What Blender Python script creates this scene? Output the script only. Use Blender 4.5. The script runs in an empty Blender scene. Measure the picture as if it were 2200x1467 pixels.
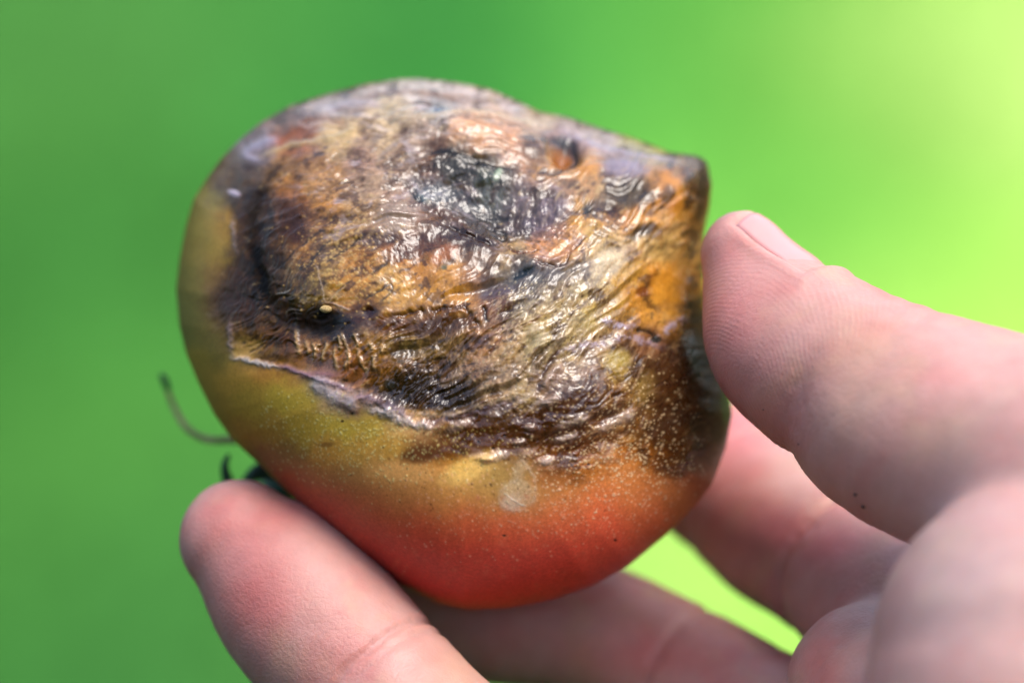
import bpy, bmesh, math, random
import numpy as np
from mathutils import Vector, Matrix
from mathutils.bvhtree import BVHTree

random.seed(7)
np.random.seed(7)
scene = bpy.context.scene

# ------------------------------------------------------------------ frame
# The tomato and the hand are laid out in millimetres round the point in
# focus: x to the right, y away from the camera, z up along the picture.
PITCH = math.radians(30)
FOCUS = np.array([0.0, 0.0, 1.30])            # held 1.3 m above the lawn
AX = np.array([1.0, 0.0, 0.0])
AY = np.array([0.0, math.cos(PITCH), -math.sin(PITCH)])
AZ = np.array([0.0, math.sin(PITCH), math.cos(PITCH)])
DIST = 330.0                                   # mm, camera to focus plane
PPM = 18.5                                     # photo pixels per mm there
def to_world(p):
    p = np.asarray(p, float) * 0.001
    return FOCUS + p[..., 0:1] * AX + p[..., 1:2] * AY + p[..., 2:3] * AZ
def P(px, py, y):
    k = (DIST + y) / DIST / PPM
    return np.array([(px - 1100) * k, y, (733.5 - py) * k])

# ------------------------------------------------------------------ camera
cam = bpy.data.cameras.new("camera")
cam_ob = bpy.data.objects.new("camera", cam)
scene.collection.objects.link(cam_ob)
cam.sensor_width = 36.0
cam.lens = 36.0 * DIST / (2200 / PPM)
cam.clip_start = 0.02
cam.clip_end = 1000
cam_loc = to_world([0, -DIST, 0])
M = Matrix((AX, AZ, -AY)).transposed().to_4x4()
M.translation = Vector(cam_loc)
cam_ob.matrix_world = M
cam.dof.use_dof = True
cam.dof.focus_distance = (DIST + 1.5) * 0.001
cam.dof.aperture_fstop = cam.lens / 14.0
scene.camera = cam_ob

# ------------------------------------------------------------------ light
SUN_EL, SUN_AZ = math.radians(66), math.radians(100)   # azimuth from +Y toward +X
world = bpy.data.worlds.new("World")
scene.world = world
world.use_nodes = True
wn = world.node_tree
sky = wn.nodes.new("ShaderNodeTexSky")
sky.sky_type = 'NISHITA'
sky.sun_disc = False
sky.sun_elevation = SUN_EL
sky.sun_rotation = SUN_AZ
sky.dust_density = 3.0
sky.air_density = 1.0
sky.ozone_density = 1.0
bg = wn.nodes["Background"]
bg.inputs[1].default_value = 0.14
wn.links.new(sky.outputs[0], bg.inputs[0])
sun = bpy.data.lights.new("sun", 'SUN')
sun.energy = 1.0
sun.angle = math.radians(28)
sun.color = (1.0, 0.965, 0.93)
sun_ob = bpy.data.objects.new("sun", sun)
scene.collection.objects.link(sun_ob)
sd = Vector((math.sin(SUN_AZ) * math.cos(SUN_EL), math.cos(SUN_AZ) * math.cos(SUN_EL), math.sin(SUN_EL)))
sun_ob.rotation_euler = sd.to_track_quat('Z', 'Y').to_euler()
sun_ob.location = (0, 0, 5)
vs = scene.view_settings
vs.view_transform = 'Standard'
vs.look = 'None'
vs.gamma = 1.0
vs.use_curve_mapping = False
vs.exposure = 1.55

# ------------------------------------------------------------------ helpers
def lin(c):
    c = np.asarray(c, float) / 255.0
    return np.where(c <= 0.04045, c / 12.92, ((c + 0.055) / 1.055) ** 2.4)

_perm = np.random.RandomState(3).permutation(256)
_perm = np.concatenate([_perm, _perm]).astype(np.int32)
_ga = np.random.RandomState(4).rand(256) * 2 * np.pi
_gx, _gy = np.cos(_ga).astype(np.float32), np.sin(_ga).astype(np.float32)
def noise(x, y, seed=0):
    """gradient noise, about -1..1"""
    x = np.asarray(x, np.float32) + seed * 17.31
    y = np.asarray(y, np.float32) + seed * 9.73
    xi = np.floor(x).astype(np.int32); yi = np.floor(y).astype(np.int32)
    fx = x - xi; fy = y - yi
    u = fx * fx * fx * (fx * (fx * 6 - 15) + 10)
    v = fy * fy * fy * (fy * (fy * 6 - 15) + 10)
    def g(ix, iy, dx, dy):
        h = _perm[_perm[ix & 255] + (iy & 255)]
        return _gx[h] * dx + _gy[h] * dy
    a = g(xi, yi, fx, fy); b = g(xi + 1, yi, fx - 1, fy)
    c = g(xi, yi + 1, fx, fy - 1); d = g(xi + 1, yi + 1, fx - 1, fy - 1)
    return 1.5 * ((a + u * (b - a)) + v * ((c + u * (d - c)) - (a + u * (b - a))))
def fbm(x, y, oct=4, seed=0, gain=0.5):
    s, a, f, t = 0, 1.0, 1.0, 0
    for o in range(oct):
        s = s + a * noise(x * f, y * f, seed + o * 3)
        t += a; a *= gain; f *= 2.03
    return s / t
def smooth(e0, e1, x):
    t = np.clip((x - e0) / (e1 - e0), 0, 1)
    return t * t * (3 - 2 * t)
def catmull(pts, n=10):
    p = np.asarray(pts, float)
    if len(p) < 3:
        t = np.linspace(0, 1, n)[:, None]
        return p[0] + (p[-1] - p[0]) * t
    q = np.vstack([2 * p[0] - p[1], p, 2 * p[-1] - p[-2]])
    out = []
    for i in range(1, len(q) - 2):
        for t in np.arange(n) / n:
            a, b, c, d = q[i - 1], q[i], q[i + 1], q[i + 2]
            out.append(0.5 * (2 * b + (c - a) * t + (2 * a - 5 * b + 4 * c - d) * t * t + (3 * b - a - 3 * c + d) * t ** 3))
    out.append(p[-1])
    return np.array(out)

def mesh_from(name, verts_mm, faces, origin_mm=(0, 0, 0), mat=None, parent=None, smooth_shade=True):
    """one mesh object; vertices in the millimetre frame, origin at origin_mm"""
    me = bpy.data.meshes.new(name)
    w = to_world(verts_mm)
    o = to_world(np.asarray(origin_mm, float))
    w = (w - o).astype(np.float32)
    if isinstance(faces, np.ndarray):
        n, k = faces.shape
        me.vertices.add(len(w)); me.vertices.foreach_set("co", w.ravel())
        me.loops.add(n * k); me.loops.foreach_set("vertex_index", faces.astype(np.int32).ravel())
        me.polygons.add(n)
        me.polygons.foreach_set("loop_start", np.arange(0, n * k, k, dtype=np.int32))
        me.update(calc_edges=True)
    else:
        me.from_pydata([tuple(v) for v in w], [], [list(f) for f in faces])
    if smooth_shade:
        me.polygons.foreach_set("use_smooth", np.ones(len(me.polygons), bool))
    me.validate()
    ob = bpy.data.objects.new(name, me)
    scene.collection.objects.link(ob)
    if mat: me.materials.append(mat)
    if parent is not None:
        ob.parent = parent
        pw, q = Vector((0, 0, 0)), parent
        while q is not None:
            pw += q.location; q = q.parent
        ob.location = Vector(o) - pw
    else:
        ob.location = Vector(o)
    return ob
def set_attr(me, name, data, kind):
    a = me.attributes.new(name, kind, 'POINT')
    if kind == 'FLOAT_COLOR':
        d = np.ones((len(data), 4), np.float32); d[:, :3] = data
        a.data.foreach_set("color", d.ravel())
    else:
        a.data.foreach_set("value", np.asarray(data, np.float32))

class Nodes:
    def __init__(s, name):
        s.mat = bpy.data.materials.new(name); s.mat.use_nodes = True
        s.t = s.mat.node_tree; s.b = s.t.nodes["Principled BSDF"]
    def n(s, kind, **kw):
        nd = s.t.nodes.new(kind)
        for k, v in kw.items():
            setattr(nd, k, v)
        return nd
    def l(s, a, b): s.t.links.new(a, b)
    def math(s, op, a, b=None, c=None):
        nd = s.n("ShaderNodeMath", operation=op)
        for i, v in enumerate((a, b, c)):
            if v is None: continue
            if isinstance(v, (int, float)): nd.inputs[i].default_value = v
            else: s.l(v, nd.inputs[i])
        return nd.outputs[0]
    def attr(s, name):
        return s.n("ShaderNodeAttribute", attribute_name=name)
    def noise(s, scale, detail=3, rough=0.5):
        tc = getattr(s, 'tc', None) or s.n("ShaderNodeTexCoord"); s.tc = tc
        nd = s.n("ShaderNodeTexNoise"); nd.inputs["Scale"].default_value = scale
        nd.inputs["Detail"].default_value = detail; nd.inputs["Roughness"].default_value = rough
        s.l(tc.outputs["Object"], nd.inputs["Vector"])
        return nd
def mixcol(N, fac, a, b, mode='MIX'):
    m = N.n("ShaderNodeMix", data_type='RGBA', blend_type=mode)
    for sock, v in ((m.inputs[0], fac), (m.inputs[6], a), (m.inputs[7], b)):
        if isinstance(v, (int, float)): sock.default_value = v
        elif isinstance(v, tuple): sock.default_value = v
        else: N.l(v, sock)
    return m.outputs[2]

# ------------------------------------------------------------------ lawn
# patchy ground: shade on the left and sun on the right are painted
# into the lawn's colour (colour points on ground positions)
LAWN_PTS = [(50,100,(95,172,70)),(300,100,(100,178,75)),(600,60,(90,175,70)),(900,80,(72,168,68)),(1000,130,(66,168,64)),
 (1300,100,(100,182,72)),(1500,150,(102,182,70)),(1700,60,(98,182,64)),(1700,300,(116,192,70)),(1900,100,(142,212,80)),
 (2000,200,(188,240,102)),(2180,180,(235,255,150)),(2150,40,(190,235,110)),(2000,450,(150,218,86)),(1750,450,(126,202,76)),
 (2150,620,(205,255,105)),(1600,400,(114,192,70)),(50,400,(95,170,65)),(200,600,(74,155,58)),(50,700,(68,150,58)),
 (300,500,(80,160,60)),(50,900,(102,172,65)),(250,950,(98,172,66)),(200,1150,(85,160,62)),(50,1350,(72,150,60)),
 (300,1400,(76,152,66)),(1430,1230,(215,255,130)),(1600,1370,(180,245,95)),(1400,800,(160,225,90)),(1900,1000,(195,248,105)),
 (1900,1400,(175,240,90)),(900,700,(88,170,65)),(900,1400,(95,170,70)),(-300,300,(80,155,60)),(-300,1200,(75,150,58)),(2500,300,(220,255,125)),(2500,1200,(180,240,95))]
CAMZ = cam_loc
def ground_hit(px, py):
    d = AY + (px - 1100) / PPM / DIST * AX + (733.5 - py) / PPM / DIST * AZ
    t = -CAMZ[2] / d[2]
    return CAMZ[:2] + d[:2] * t
_lp = np.array([ground_hit(a, b) for a, b, c in LAWN_PTS])
_lc = np.array([lin(c) * (0.77 if a < 1150 else 1.0) for a, b, c in LAWN_PTS])  # left side dimmed further, as lawn in shade
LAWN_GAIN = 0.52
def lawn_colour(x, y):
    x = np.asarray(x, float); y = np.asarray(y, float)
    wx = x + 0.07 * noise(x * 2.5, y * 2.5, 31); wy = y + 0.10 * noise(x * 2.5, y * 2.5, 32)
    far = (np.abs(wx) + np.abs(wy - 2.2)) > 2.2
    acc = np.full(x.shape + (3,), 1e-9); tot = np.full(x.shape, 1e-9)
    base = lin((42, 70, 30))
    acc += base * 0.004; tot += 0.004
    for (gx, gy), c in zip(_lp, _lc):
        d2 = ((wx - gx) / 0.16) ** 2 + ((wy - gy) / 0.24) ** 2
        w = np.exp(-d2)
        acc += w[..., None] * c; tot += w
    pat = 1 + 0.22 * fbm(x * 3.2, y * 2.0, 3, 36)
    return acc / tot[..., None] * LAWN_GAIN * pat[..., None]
def sky_block(x, y):  # added rise out of view that shuts off low sky light
    d = -0.75 - y
    return 3.4 * smooth(0.0, 2.6, d) * (1 + 0.05 * noise(x * 0.9, y * 0.9, 8))
def build_lawn():
    n = 220
    s = np.linspace(-1, 1, n)
    xs = np.sinh(s * 6.0) / np.sinh(6.0) * 300
    ys = 2.2 + np.sinh(s * 6.0) / np.sinh(6.0) * 300
    X, Y = np.meshgrid(xs, ys)
    # the sheet is lifted behind the camera, unseen, to block low sky light
    Z = 0.015 * noise(X * 1.3, Y * 1.3, 5) + sky_block(X, Y)
    me = bpy.data.meshes.new("lawn")
    co = np.stack([X, Y, Z], -1).reshape(-1, 3).astype(np.float32)
    i = np.arange(n * n).reshape(n, n)
    f = np.stack([i[:-1, :-1], i[:-1, 1:], i[1:, 1:], i[1:, :-1]], -1).reshape(-1, 4)
    me.vertices.add(len(co)); me.vertices.foreach_set("co", co.ravel())
    me.loops.add(f.size); me.loops.foreach_set("vertex_index", f.astype(np.int32).ravel())
    me.polygons.add(len(f)); me.polygons.foreach_set("loop_start", np.arange(0, f.size, 4, dtype=np.int32))
    me.update(calc_edges=True)
    me.polygons.foreach_set("use_smooth", np.ones(len(f), bool))
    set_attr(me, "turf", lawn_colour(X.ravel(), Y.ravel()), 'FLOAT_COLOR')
    N = Nodes("turf")
    a = N.attr("turf")
    nz = N.noise(90, 5, 0.6)
    r = N.n("ShaderNodeMapRange"); N.l(nz.outputs[0], r.inputs[0])
    r.inputs[1].default_value = 0.3; r.inputs[2].default_value = 0.7; r.inputs[3].default_value = 0.9; r.inputs[4].default_value = 1.1
    c = mixcol(N, 1.0, a.outputs[0], r.outputs[0], 'MULTIPLY')
    N.l(c, N.b.inputs["Base Color"])
    N.b.inputs["Roughness"].default_value = 0.9
    N.b.inputs["Specular IOR Level"].default_value = 0.1
    me.materials.append(N.mat)
    ob = bpy.data.objects.new("lawn", me); scene.collection.objects.link(ob)
    ob["kind"] = "structure"
    # grass blades over the stretch of lawn in view
    rs = np.random.RandomState(11)
    m = 26000
    x = rs.uniform(-1.3, 1.3, m); y = rs.uniform(1.0, 4.2, m)
    h = rs.uniform(0.010, 0.024, m); w = rs.uniform(0.0016, 0.003, m); a = rs.uniform(0, 2 * np.pi, m)
    lx = rs.normal(0, 0.5, m) * h; ly = rs.normal(0, 0.5, m) * h
    z0 = 0.015 * noise(x * 1.3, y * 1.3, 5) - 0.002
    dx, dy = np.cos(a) * w, np.sin(a) * w
    v = np.stack([np.stack([x - dx, y - dy, z0], -1), np.stack([x + dx, y + dy, z0], -1),
                  np.stack([x + lx * .4 + dx * .8, y + ly * .4 + dy * .8, z0 + h * .6], -1), np.stack([x + lx * .4 - dx * .8, y + ly * .4 - dy * .8, z0 + h * .6], -1),
                  np.stack([x + lx, y + ly, z0 + h], -1)], 1).reshape(-1, 3).astype(np.float32)
    b = np.arange(m)[:, None] * 5
    tri = np.concatenate([b + [0, 1, 2], b + [0, 2, 3], b + [3, 2, 4]], 0)
    gm = bpy.data.meshes.new("grass")
    gm.vertices.add(len(v)); gm.vertices.foreach_set("co", v.ravel())
    gm.loops.add(tri.size); gm.loops.foreach_set("vertex_index", tri.astype(np.int32).ravel())
    gm.polygons.add(len(tri)); gm.polygons.foreach_set("loop_start", np.arange(0, tri.size, 3, dtype=np.int32))
    gm.update(calc_edges=True)
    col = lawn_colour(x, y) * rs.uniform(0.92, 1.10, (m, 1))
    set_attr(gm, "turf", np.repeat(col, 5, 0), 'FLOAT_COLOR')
    G = Nodes("grass_blade")
    at = G.attr("turf")
    G.l(at.outputs[0], G.b.inputs["Base Color"])
    G.b.inputs["Roughness"].default_value = 0.6
    G.b.inputs["Specular IOR Level"].default_value = 0.2
    tr = G.n("ShaderNodeBsdfTranslucent"); G.l(at.outputs[0], tr.inputs[0])
    ms = G.n("ShaderNodeMixShader"); ms.inputs[0].default_value = 0.4
    G.l(G.b.outputs[0], ms.inputs[1]); G.l(tr.outputs[0], ms.inputs[2])
    G.l(ms.outputs[0], G.t.nodes["Material Output"].inputs[0])
    gm.materials.append(G.mat)
    go = bpy.data.objects.new("grass", gm); scene.collection.objects.link(go)
    go["kind"] = "stuff"; go["label"] = "blurred green grass of the lawn far behind the tomato"; go["category"] = "grass"
build_lawn()

# ------------------------------------------------------------------ tomato: colours and relief
# One sheet of values laid over the front of the fruit (photo pixels as
# units): its own colours with some highlights painted in, the height of folds and creases, and how wet
# the skin is.
X0, X1, Y0, Y1 = 340, 1620, 130, 1340
ST = 1.5
gx = np.arange(X0, X1, ST, dtype=np.float32); gy = np.arange(Y0, Y1, ST, dtype=np.float32)
XX, YY = np.meshgrid(gx, gy)
H = np.zeros_like(XX)
WET = np.zeros_like(XX)
BASE = [
(780,190,150,125,105),(900,185,190,175,160),(1000,195,185,165,150),(1100,225,170,150,140),(850,170,180,165,150),(700,205,140,120,110),
(620,245,130,105,95),(630,290,165,100,50),(700,235,165,150,140),(850,240,190,170,130),(950,250,135,135,130),(1050,240,200,170,140),(1150,255,175,150,120),(1250,275,170,150,140),
(540,320,140,125,130),(650,300,150,95,55),(720,290,200,170,115),(820,290,185,160,120),(900,310,160,140,120),(1000,280,202,152,106),(1080,290,192,140,96),(1150,310,100,75,55),(1215,318,155,95,28),(1300,310,170,150,140),(1380,330,150,135,140),(1450,345,135,115,110),(1505,355,105,90,80),(1375,300,190,185,80),(1420,318,185,180,80),
(490,370,110,80,40),(530,350,105,85,60),(600,370,165,120,65),(680,350,150,110,65),(780,340,140,110,90),(870,330,135,110,85),(930,335,120,70,25),(980,350,92,88,72),(1060,370,84,86,64),(1100,340,170,125,90),(1180,360,190,140,80),(1260,360,190,140,70),(1340,360,150,128,125),(1420,380,180,130,70),(1490,380,130,95,55),
(450,430,130,108,40),(500,415,95,75,50),(555,430,66,52,34),(610,420,150,92,38),(700,400,165,122,70),(790,400,165,138,108),(860,410,145,115,90),(910,400,112,112,112),(980,400,88,88,86),(1060,400,105,110,105),(1130,410,120,105,105),(1190,420,110,98,105),(1240,400,170,130,90),(1300,420,125,95,50),(1360,415,110,85,35),(1420,420,205,138,48),(1490,430,135,88,35),
(430,480,140,115,40),(480,480,150,108,35),(530,480,60,45,25),(560,500,44,38,26),(620,490,110,65,20),(700,470,168,115,48),(780,470,150,115,65),(850,480,150,125,100),(920,470,130,85,45),(980,490,110,75,45),(1050,470,75,65,55),(1120,470,95,80,78),(1180,480,140,105,95),(1240,460,195,142,58),(1310,460,155,100,42),(1370,470,198,132,48),(1440,470,195,142,65),(1500,480,155,105,45),
(410,540,138,112,42),(470,540,152,115,35),(520,540,60,45,25),(560,560,34,32,24),(600,530,92,60,20),(650,520,162,110,46),(720,520,152,115,55),(800,510,130,85,30),(850,540,162,95,24),(920,530,132,70,20),(990,520,90,50,20),(1050,530,130,90,58),(1100,520,182,150,98),(1170,530,208,142,75),(1230,530,210,147,66),(1290,500,185,150,78),(1350,540,178,150,105),(1420,530,195,162,95),(1480,540,175,130,65),
(400,600,130,110,45),(460,600,128,90,40),(510,600,80,50,25),(555,600,34,30,22),(600,600,82,60,24),(650,580,122,85,34),(710,560,168,130,66),(770,570,180,120,42),(840,590,200,150,66),(900,580,185,125,46),(960,580,186,132,56),(1010,580,152,105,66),(1080,570,142,115,68),(1130,580,72,78,78),(1190,570,112,96,84),(1250,560,168,140,98),(1300,560,205,182,138),(1360,590,186,142,56),(1420,590,198,132,46),(1470,600,190,130,50),
(395,660,130,112,52),(450,650,118,85,46),(500,650,76,50,25),(560,640,34,28,20),(620,640,76,60,25),(670,620,132,105,44),(750,620,185,130,52),(820,640,196,146,66),(880,650,200,150,66),(930,640,196,140,50),(990,640,186,130,46),(1060,650,132,80,44),(1090,680,60,50,48),(1140,640,112,100,88),(1200,630,152,130,88),(1260,610,172,150,98),(1320,650,188,150,66),(1370,640,180,120,42),(1430,640,198,142,60),(1480,660,190,130,46),
(395,720,124,108,48),(450,720,128,104,46),(500,700,124,85,40),(550,690,92,60,25),(610,690,74,46,20),(690,700,24,24,20),(730,720,42,28,12),(790,670,92,40,10),(850,690,122,65,20),(900,680,112,60,20),(960,680,112,70,30),(1020,680,132,85,44),(1080,700,152,110,78),(1150,690,168,140,82),(1220,680,168,145,98),(1270,690,178,155,86),(1330,700,152,110,48),(1390,680,196,140,58),(1450,680,200,146,64),(1490,700,155,105,40),
(420,780,122,105,45),(480,760,134,108,46),(520,750,195,152,72),(560,740,142,95,40),(610,740,102,55,25),(660,740,152,105,48),(730,760,172,112,38),(800,740,154,110,42),(860,730,122,100,52),(920,730,122,95,48),(980,730,132,100,58),(1040,720,162,115,68),(1100,740,172,140,92),(1160,760,168,150,100),(1220,760,172,150,96),(1280,730,152,125,92),(1340,730,112,75,45),(1400,720,142,100,68),(1460,740,86,55,30),(1510,740,120,82,46),
(430,820,122,104,40),(500,800,142,116,40),(580,800,136,104,35),(640,790,152,100,40),(700,800,122,80,72),(760,800,142,85,40),(820,800,102,75,35),(880,800,92,70,40),(950,810,82,60,35),(1020,800,132,100,72),(1090,810,152,125,95),(1160,810,122,90,68),(1200,790,132,95,68),(1260,800,132,105,86),(1330,780,152,125,60),(1400,800,102,65,30),(1460,800,104,66,32),(1510,820,120,80,42),
(470,880,118,98,34),(540,870,130,112,32),(600,850,140,128,30),(660,840,145,132,40),(720,850,150,130,112),(780,860,122,96,80),(840,870,82,55,35),(900,860,62,45,25),(960,850,62,42,22),(1020,850,82,60,35),(1080,850,162,130,88),(1130,840,192,165,106),(1190,840,142,110,90),(1250,850,112,75,45),(1310,860,122,80,40),(1380,850,152,115,58),(1440,850,102,60,25),(1500,870,124,80,38),(1562,850,112,100,50),(1572,900,118,96,52),
(520,930,122,92,36),(580,930,128,104,34),(650,920,140,122,32),(720,920,146,134,36),(800,910,136,124,40),(860,900,150,130,100),(910,910,152,126,100),(960,920,124,98,40),(1020,920,105,62,25),(1080,900,98,66,34),(1150,910,100,56,25),(1220,920,106,57,20),(1290,910,145,108,68),(1370,910,146,98,44),(1440,920,115,66,25),(1500,930,130,80,40),(1550,940,112,84,46),
(560,980,135,82,36),(620,980,140,98,38),(700,970,155,118,42),(770,970,152,124,45),(840,960,146,118,40),(900,970,114,66,20),(960,960,114,56,15),(1020,970,136,76,25),(1080,960,115,61,20),(1150,970,126,72,25),(1220,980,146,82,25),(1300,960,152,98,48),(1370,980,162,98,34),(1430,990,126,72,25),(1490,990,116,72,34),(1545,1000,135,95,60),
(610,1030,170,62,30),(680,1020,170,100,44),(750,1020,176,115,52),(820,1010,200,136,56),(880,1010,210,146,64),(940,1010,200,136,54),(1000,1010,225,172,74),(1060,1020,172,135,60),(1120,1020,158,120,54),(1190,1010,158,94,30),(1260,1030,180,110,35),(1340,1020,200,120,44),(1420,1020,160,90,30),(1500,1030,175,88,38),
(650,1080,185,55,28),(720,1080,186,68,30),(800,1080,190,98,42),(880,1070,195,118,46),(960,1070,202,132,50),(1040,1060,186,132,55),(1120,1070,188,134,66),(1200,1060,195,124,50),(1280,1070,220,110,46),(1360,1060,215,120,46),(1440,1070,195,110,42),
(720,1130,190,52,28),(800,1130,195,62,28),(900,1130,205,72,30),(1000,1120,210,86,34),(1100,1130,216,90,38),(1200,1110,220,100,42),(1300,1120,222,86,38),(1400,1110,208,90,38),
(800,1190,188,46,28),(900,1200,198,52,28),(1000,1200,205,56,28),(1100,1200,208,56,28),(1200,1190,210,60,30),(1300,1180,208,66,34),
(900,1270,190,44,28),(1000,1280,195,46,30),(1100,1270,196,46,28),(1200,1250,200,50,30),
]
BASE = np.array(BASE, np.float32)
_o = (BASE[:, 0] < 990) & (BASE[:, 1] > 770) & (BASE[:, 1] < 1000) & (BASE[:, 3] > 0.72 * BASE[:, 2])
BASE[_o, 2] *= 1.30; BASE[_o, 3] *= 1.16; BASE[_o, 4] *= 0.8
_o = (BASE[:, 0] < 485) & (BASE[:, 1] > 400) & (BASE[:, 1] < 790)
BASE[_o, 2] *= 1.0; BASE[_o, 3] *= 1.04; BASE[_o, 4] *= 0.95
def paint_base():
    q = 4
    lx = np.arange(X0 - 40, X1 + 40, q, dtype=np.float32); ly = np.arange(Y0 - 40, Y1 + 40, q, dtype=np.float32)
    LX, LY = np.meshgrid(lx, ly)
    acc = np.zeros(LX.shape + (3,), np.float32); tot = np.zeros(LX.shape, np.float32)
    for px, py, r, g, b in BASE:
        d2 = (LX - px) ** 2 + (LY - py) ** 2
        w = np.exp(-d2 / 30.0 ** 2) + 1e-5 / (1 + (d2 / 900.0) ** 2)
        acc += w[..., None] * lin((r, g, b)).astype(np.float32); tot += w
    low = acc / tot[..., None]
    wk = 0.35 + 0.65 * smooth(1060, 960, YY)
    wx = XX + wk * 30 * fbm(XX / 60, YY / 60, 5, 1, 0.72); wy = YY + wk * 26 * fbm(XX / 60, YY / 60, 5, 2, 0.72)
    fx = np.clip((wx - lx[0]) / q, 0, len(lx) - 2.001); fy = np.clip((wy - ly[0]) / q, 0, len(ly) - 2.001)
    ix = fx.astype(int); iy = fy.astype(int); fx = (fx - ix)[..., None]; fy = (fy - iy)[..., None]
    return (low[iy, ix] * (1 - fx) + low[iy, ix + 1] * fx) * (1 - fy) + (low[iy + 1, ix] * (1 - fx) + low[iy + 1, ix + 1] * fx) * fy
COL = paint_base()

def poly_dist(pts, x, y):
    best = np.full(x.shape, 1e9, np.float32); side = np.zeros_like(best); par = np.zeros_like(best)
    L = 0
    for a, b in zip(pts[:-1], pts[1:]):
        d = b - a; l = math.hypot(*d) + 1e-6
        t = np.clip(((x - a[0]) * d[0] + (y - a[1]) * d[1]) / (l * l), 0, 1)
        ex = x - a[0] - t * d[0]; ey = y - a[1] - t * d[1]
        dd = np.hypot(ex, ey)
        s = d[0] * ey - d[1] * ex
        m = dd < best
        best = np.where(m, dd, best); side = np.where(m, np.sign(s), side); par = np.where(m, L + t * l, par)
        L += l
    return best, side, par / max(L, 1e-6)
def stroke(pts, w, col=None, a=1.0, h=0.0, wet=None, rag=6.0, rs=25.0, taper=True, hw=None, step=0.0, broken=0.0, seed=0):
    """a line on the skin: colour, ridge (h>0) or crease (h<0), optional step across it"""
    global COL
    pts = catmull(pts, 4)
    h *= 0.6; step *= 0.8
    R = max(w, hw or 0) * 3.5 + rag * 2 + 6
    if step: R = max(R, 90)
    x0 = int(max((pts[:, 0].min() - R - X0) / ST, 0)); x1 = int(min((pts[:, 0].max() + R - X0) / ST, XX.shape[1]))
    y0 = int(max((pts[:, 1].min() - R - Y0) / ST, 0)); y1 = int(min((pts[:, 1].max() + R - Y0) / ST, XX.shape[0]))
    if x1 <= x0 or y1 <= y0: return
    sl = (slice(y0, y1), slice(x0, x1))
    x, y = XX[sl], YY[sl]
    wx = x + rag * fbm(x / rs, y / rs, 3, 41 + seed); wy = y + rag * fbm(x / rs, y / rs, 3, 57 + seed)
    d, s, t = poly_dist(pts, wx, wy)
    tp = np.clip(np.minimum(t, 1 - t) * 6 + 0.25, 0, 1) if taper else 1.0
    if broken:
        tp = tp * smooth(-broken, broken, fbm(x / 22, y / 22, 3, 77 + seed) + 0.15)
    k = np.exp(-(d / np.maximum(w, 0.5)) ** 2) * tp
    if col is not None:
        ka = (k * a)[..., None]
        COL[sl] = COL[sl] * (1 - ka) + lin(col).astype(np.float32) * ka
    if h:
        H[sl] += h * np.exp(-(d / (hw or w)) ** 2) * tp
    if step:
        sd_ = d * s
        H[sl] += step * np.exp(-(np.maximum(-sd_, 0) / 6) ** 2) * np.exp(-(np.maximum(sd_, 0) / 45) ** 2) * tp
    if wet is not None:
        WET[sl] = WET[sl] * (1 - k) + wet * k
def blob(x, y, rx, ry, ang=0, col=None, a=1.0, h=0.0, wet=None, rag=0.35, rs=30.0, hard=0.5, seed=0):
    global COL
    R = max(rx, ry) * 2.2
    x0 = int(max((x - R - X0) / ST, 0)); x1 = int(min((x + R - X0) / ST, XX.shape[1]))
    y0 = int(max((y - R - Y0) / ST, 0)); y1 = int(min((y + R - Y0) / ST, XX.shape[0]))
    sl = (slice(y0, y1), slice(x0, x1))
    dx, dy = XX[sl] - x, YY[sl] - y
    c, s = math.cos(math.radians(ang)), math.sin(math.radians(ang))
    u = (dx * c - dy * s) / rx; v = (dx * s + dy * c) / ry      # ang: rising to the right
    r = np.hypot(u, v) + rag * fbm(XX[sl] / rs, YY[sl] / rs, 4, 90 + seed, 0.6)
    k = 1 - smooth(hard, 1.3, r)
    if col is not None:
        ka = (k * a)[..., None]
        COL[sl] = COL[sl] * (1 - ka) + lin(col).astype(np.float32) * ka
    if h: H[sl] += h * (1 - smooth(0.0, 1.4, r))
    if wet is not None: WET[sl] = WET[sl] * (1 - k) + wet * k
def region(x, y, rx, ry, ang=0, soft=0.5):
    c, s = math.cos(math.radians(ang)), math.sin(math.radians(ang))
    dx, dy = XX - x, YY - y
    u = (dx * c - dy * s) / rx; v = (dx * s + dy * c) / ry
    return 1 - smooth(1 - soft, 1 + soft, np.hypot(u, v))
def strands(mask, ang, wid, leng, amp, seed=0, tint=0.0, dark=0.0, warp=0.5):
    """wrinkles that run along ang (degrees, rising to the right)"""
    global COL
    c, s = math.cos(math.radians(ang)), math.sin(math.radians(ang))
    rows = np.where(mask.max(1) > 0)[0]; cols = np.where(mask.max(0) > 0)[0]
    sl = (slice(rows[0], rows[-1] + 1), slice(cols[0], cols[-1] + 1))
    mask, ax_, ay_ = mask[sl], XX[sl], YY[sl]
    wxx = ax_ + warp * wid * 2 * noise(ax_ / (wid * 3), ay_ / (wid * 3), seed + 5); wyy = ay_ + warp * wid * 2 * noise(ax_ / (wid * 3), ay_ / (wid * 3), seed + 6)
    u = (wxx * c - wyy * s) / leng; v = (wxx * s + wyy * c) / wid
    n1 = noise(u, v, seed); n2 = noise(u * 1.7, v * 2.1, seed + 1)
    r = (1 - np.abs(n1) * 2) * 0.7 + 0.3 * n2
    H[sl] += amp * mask * r
    if tint:
        COL[sl] *= (1 + tint * mask * r)[..., None]

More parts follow.
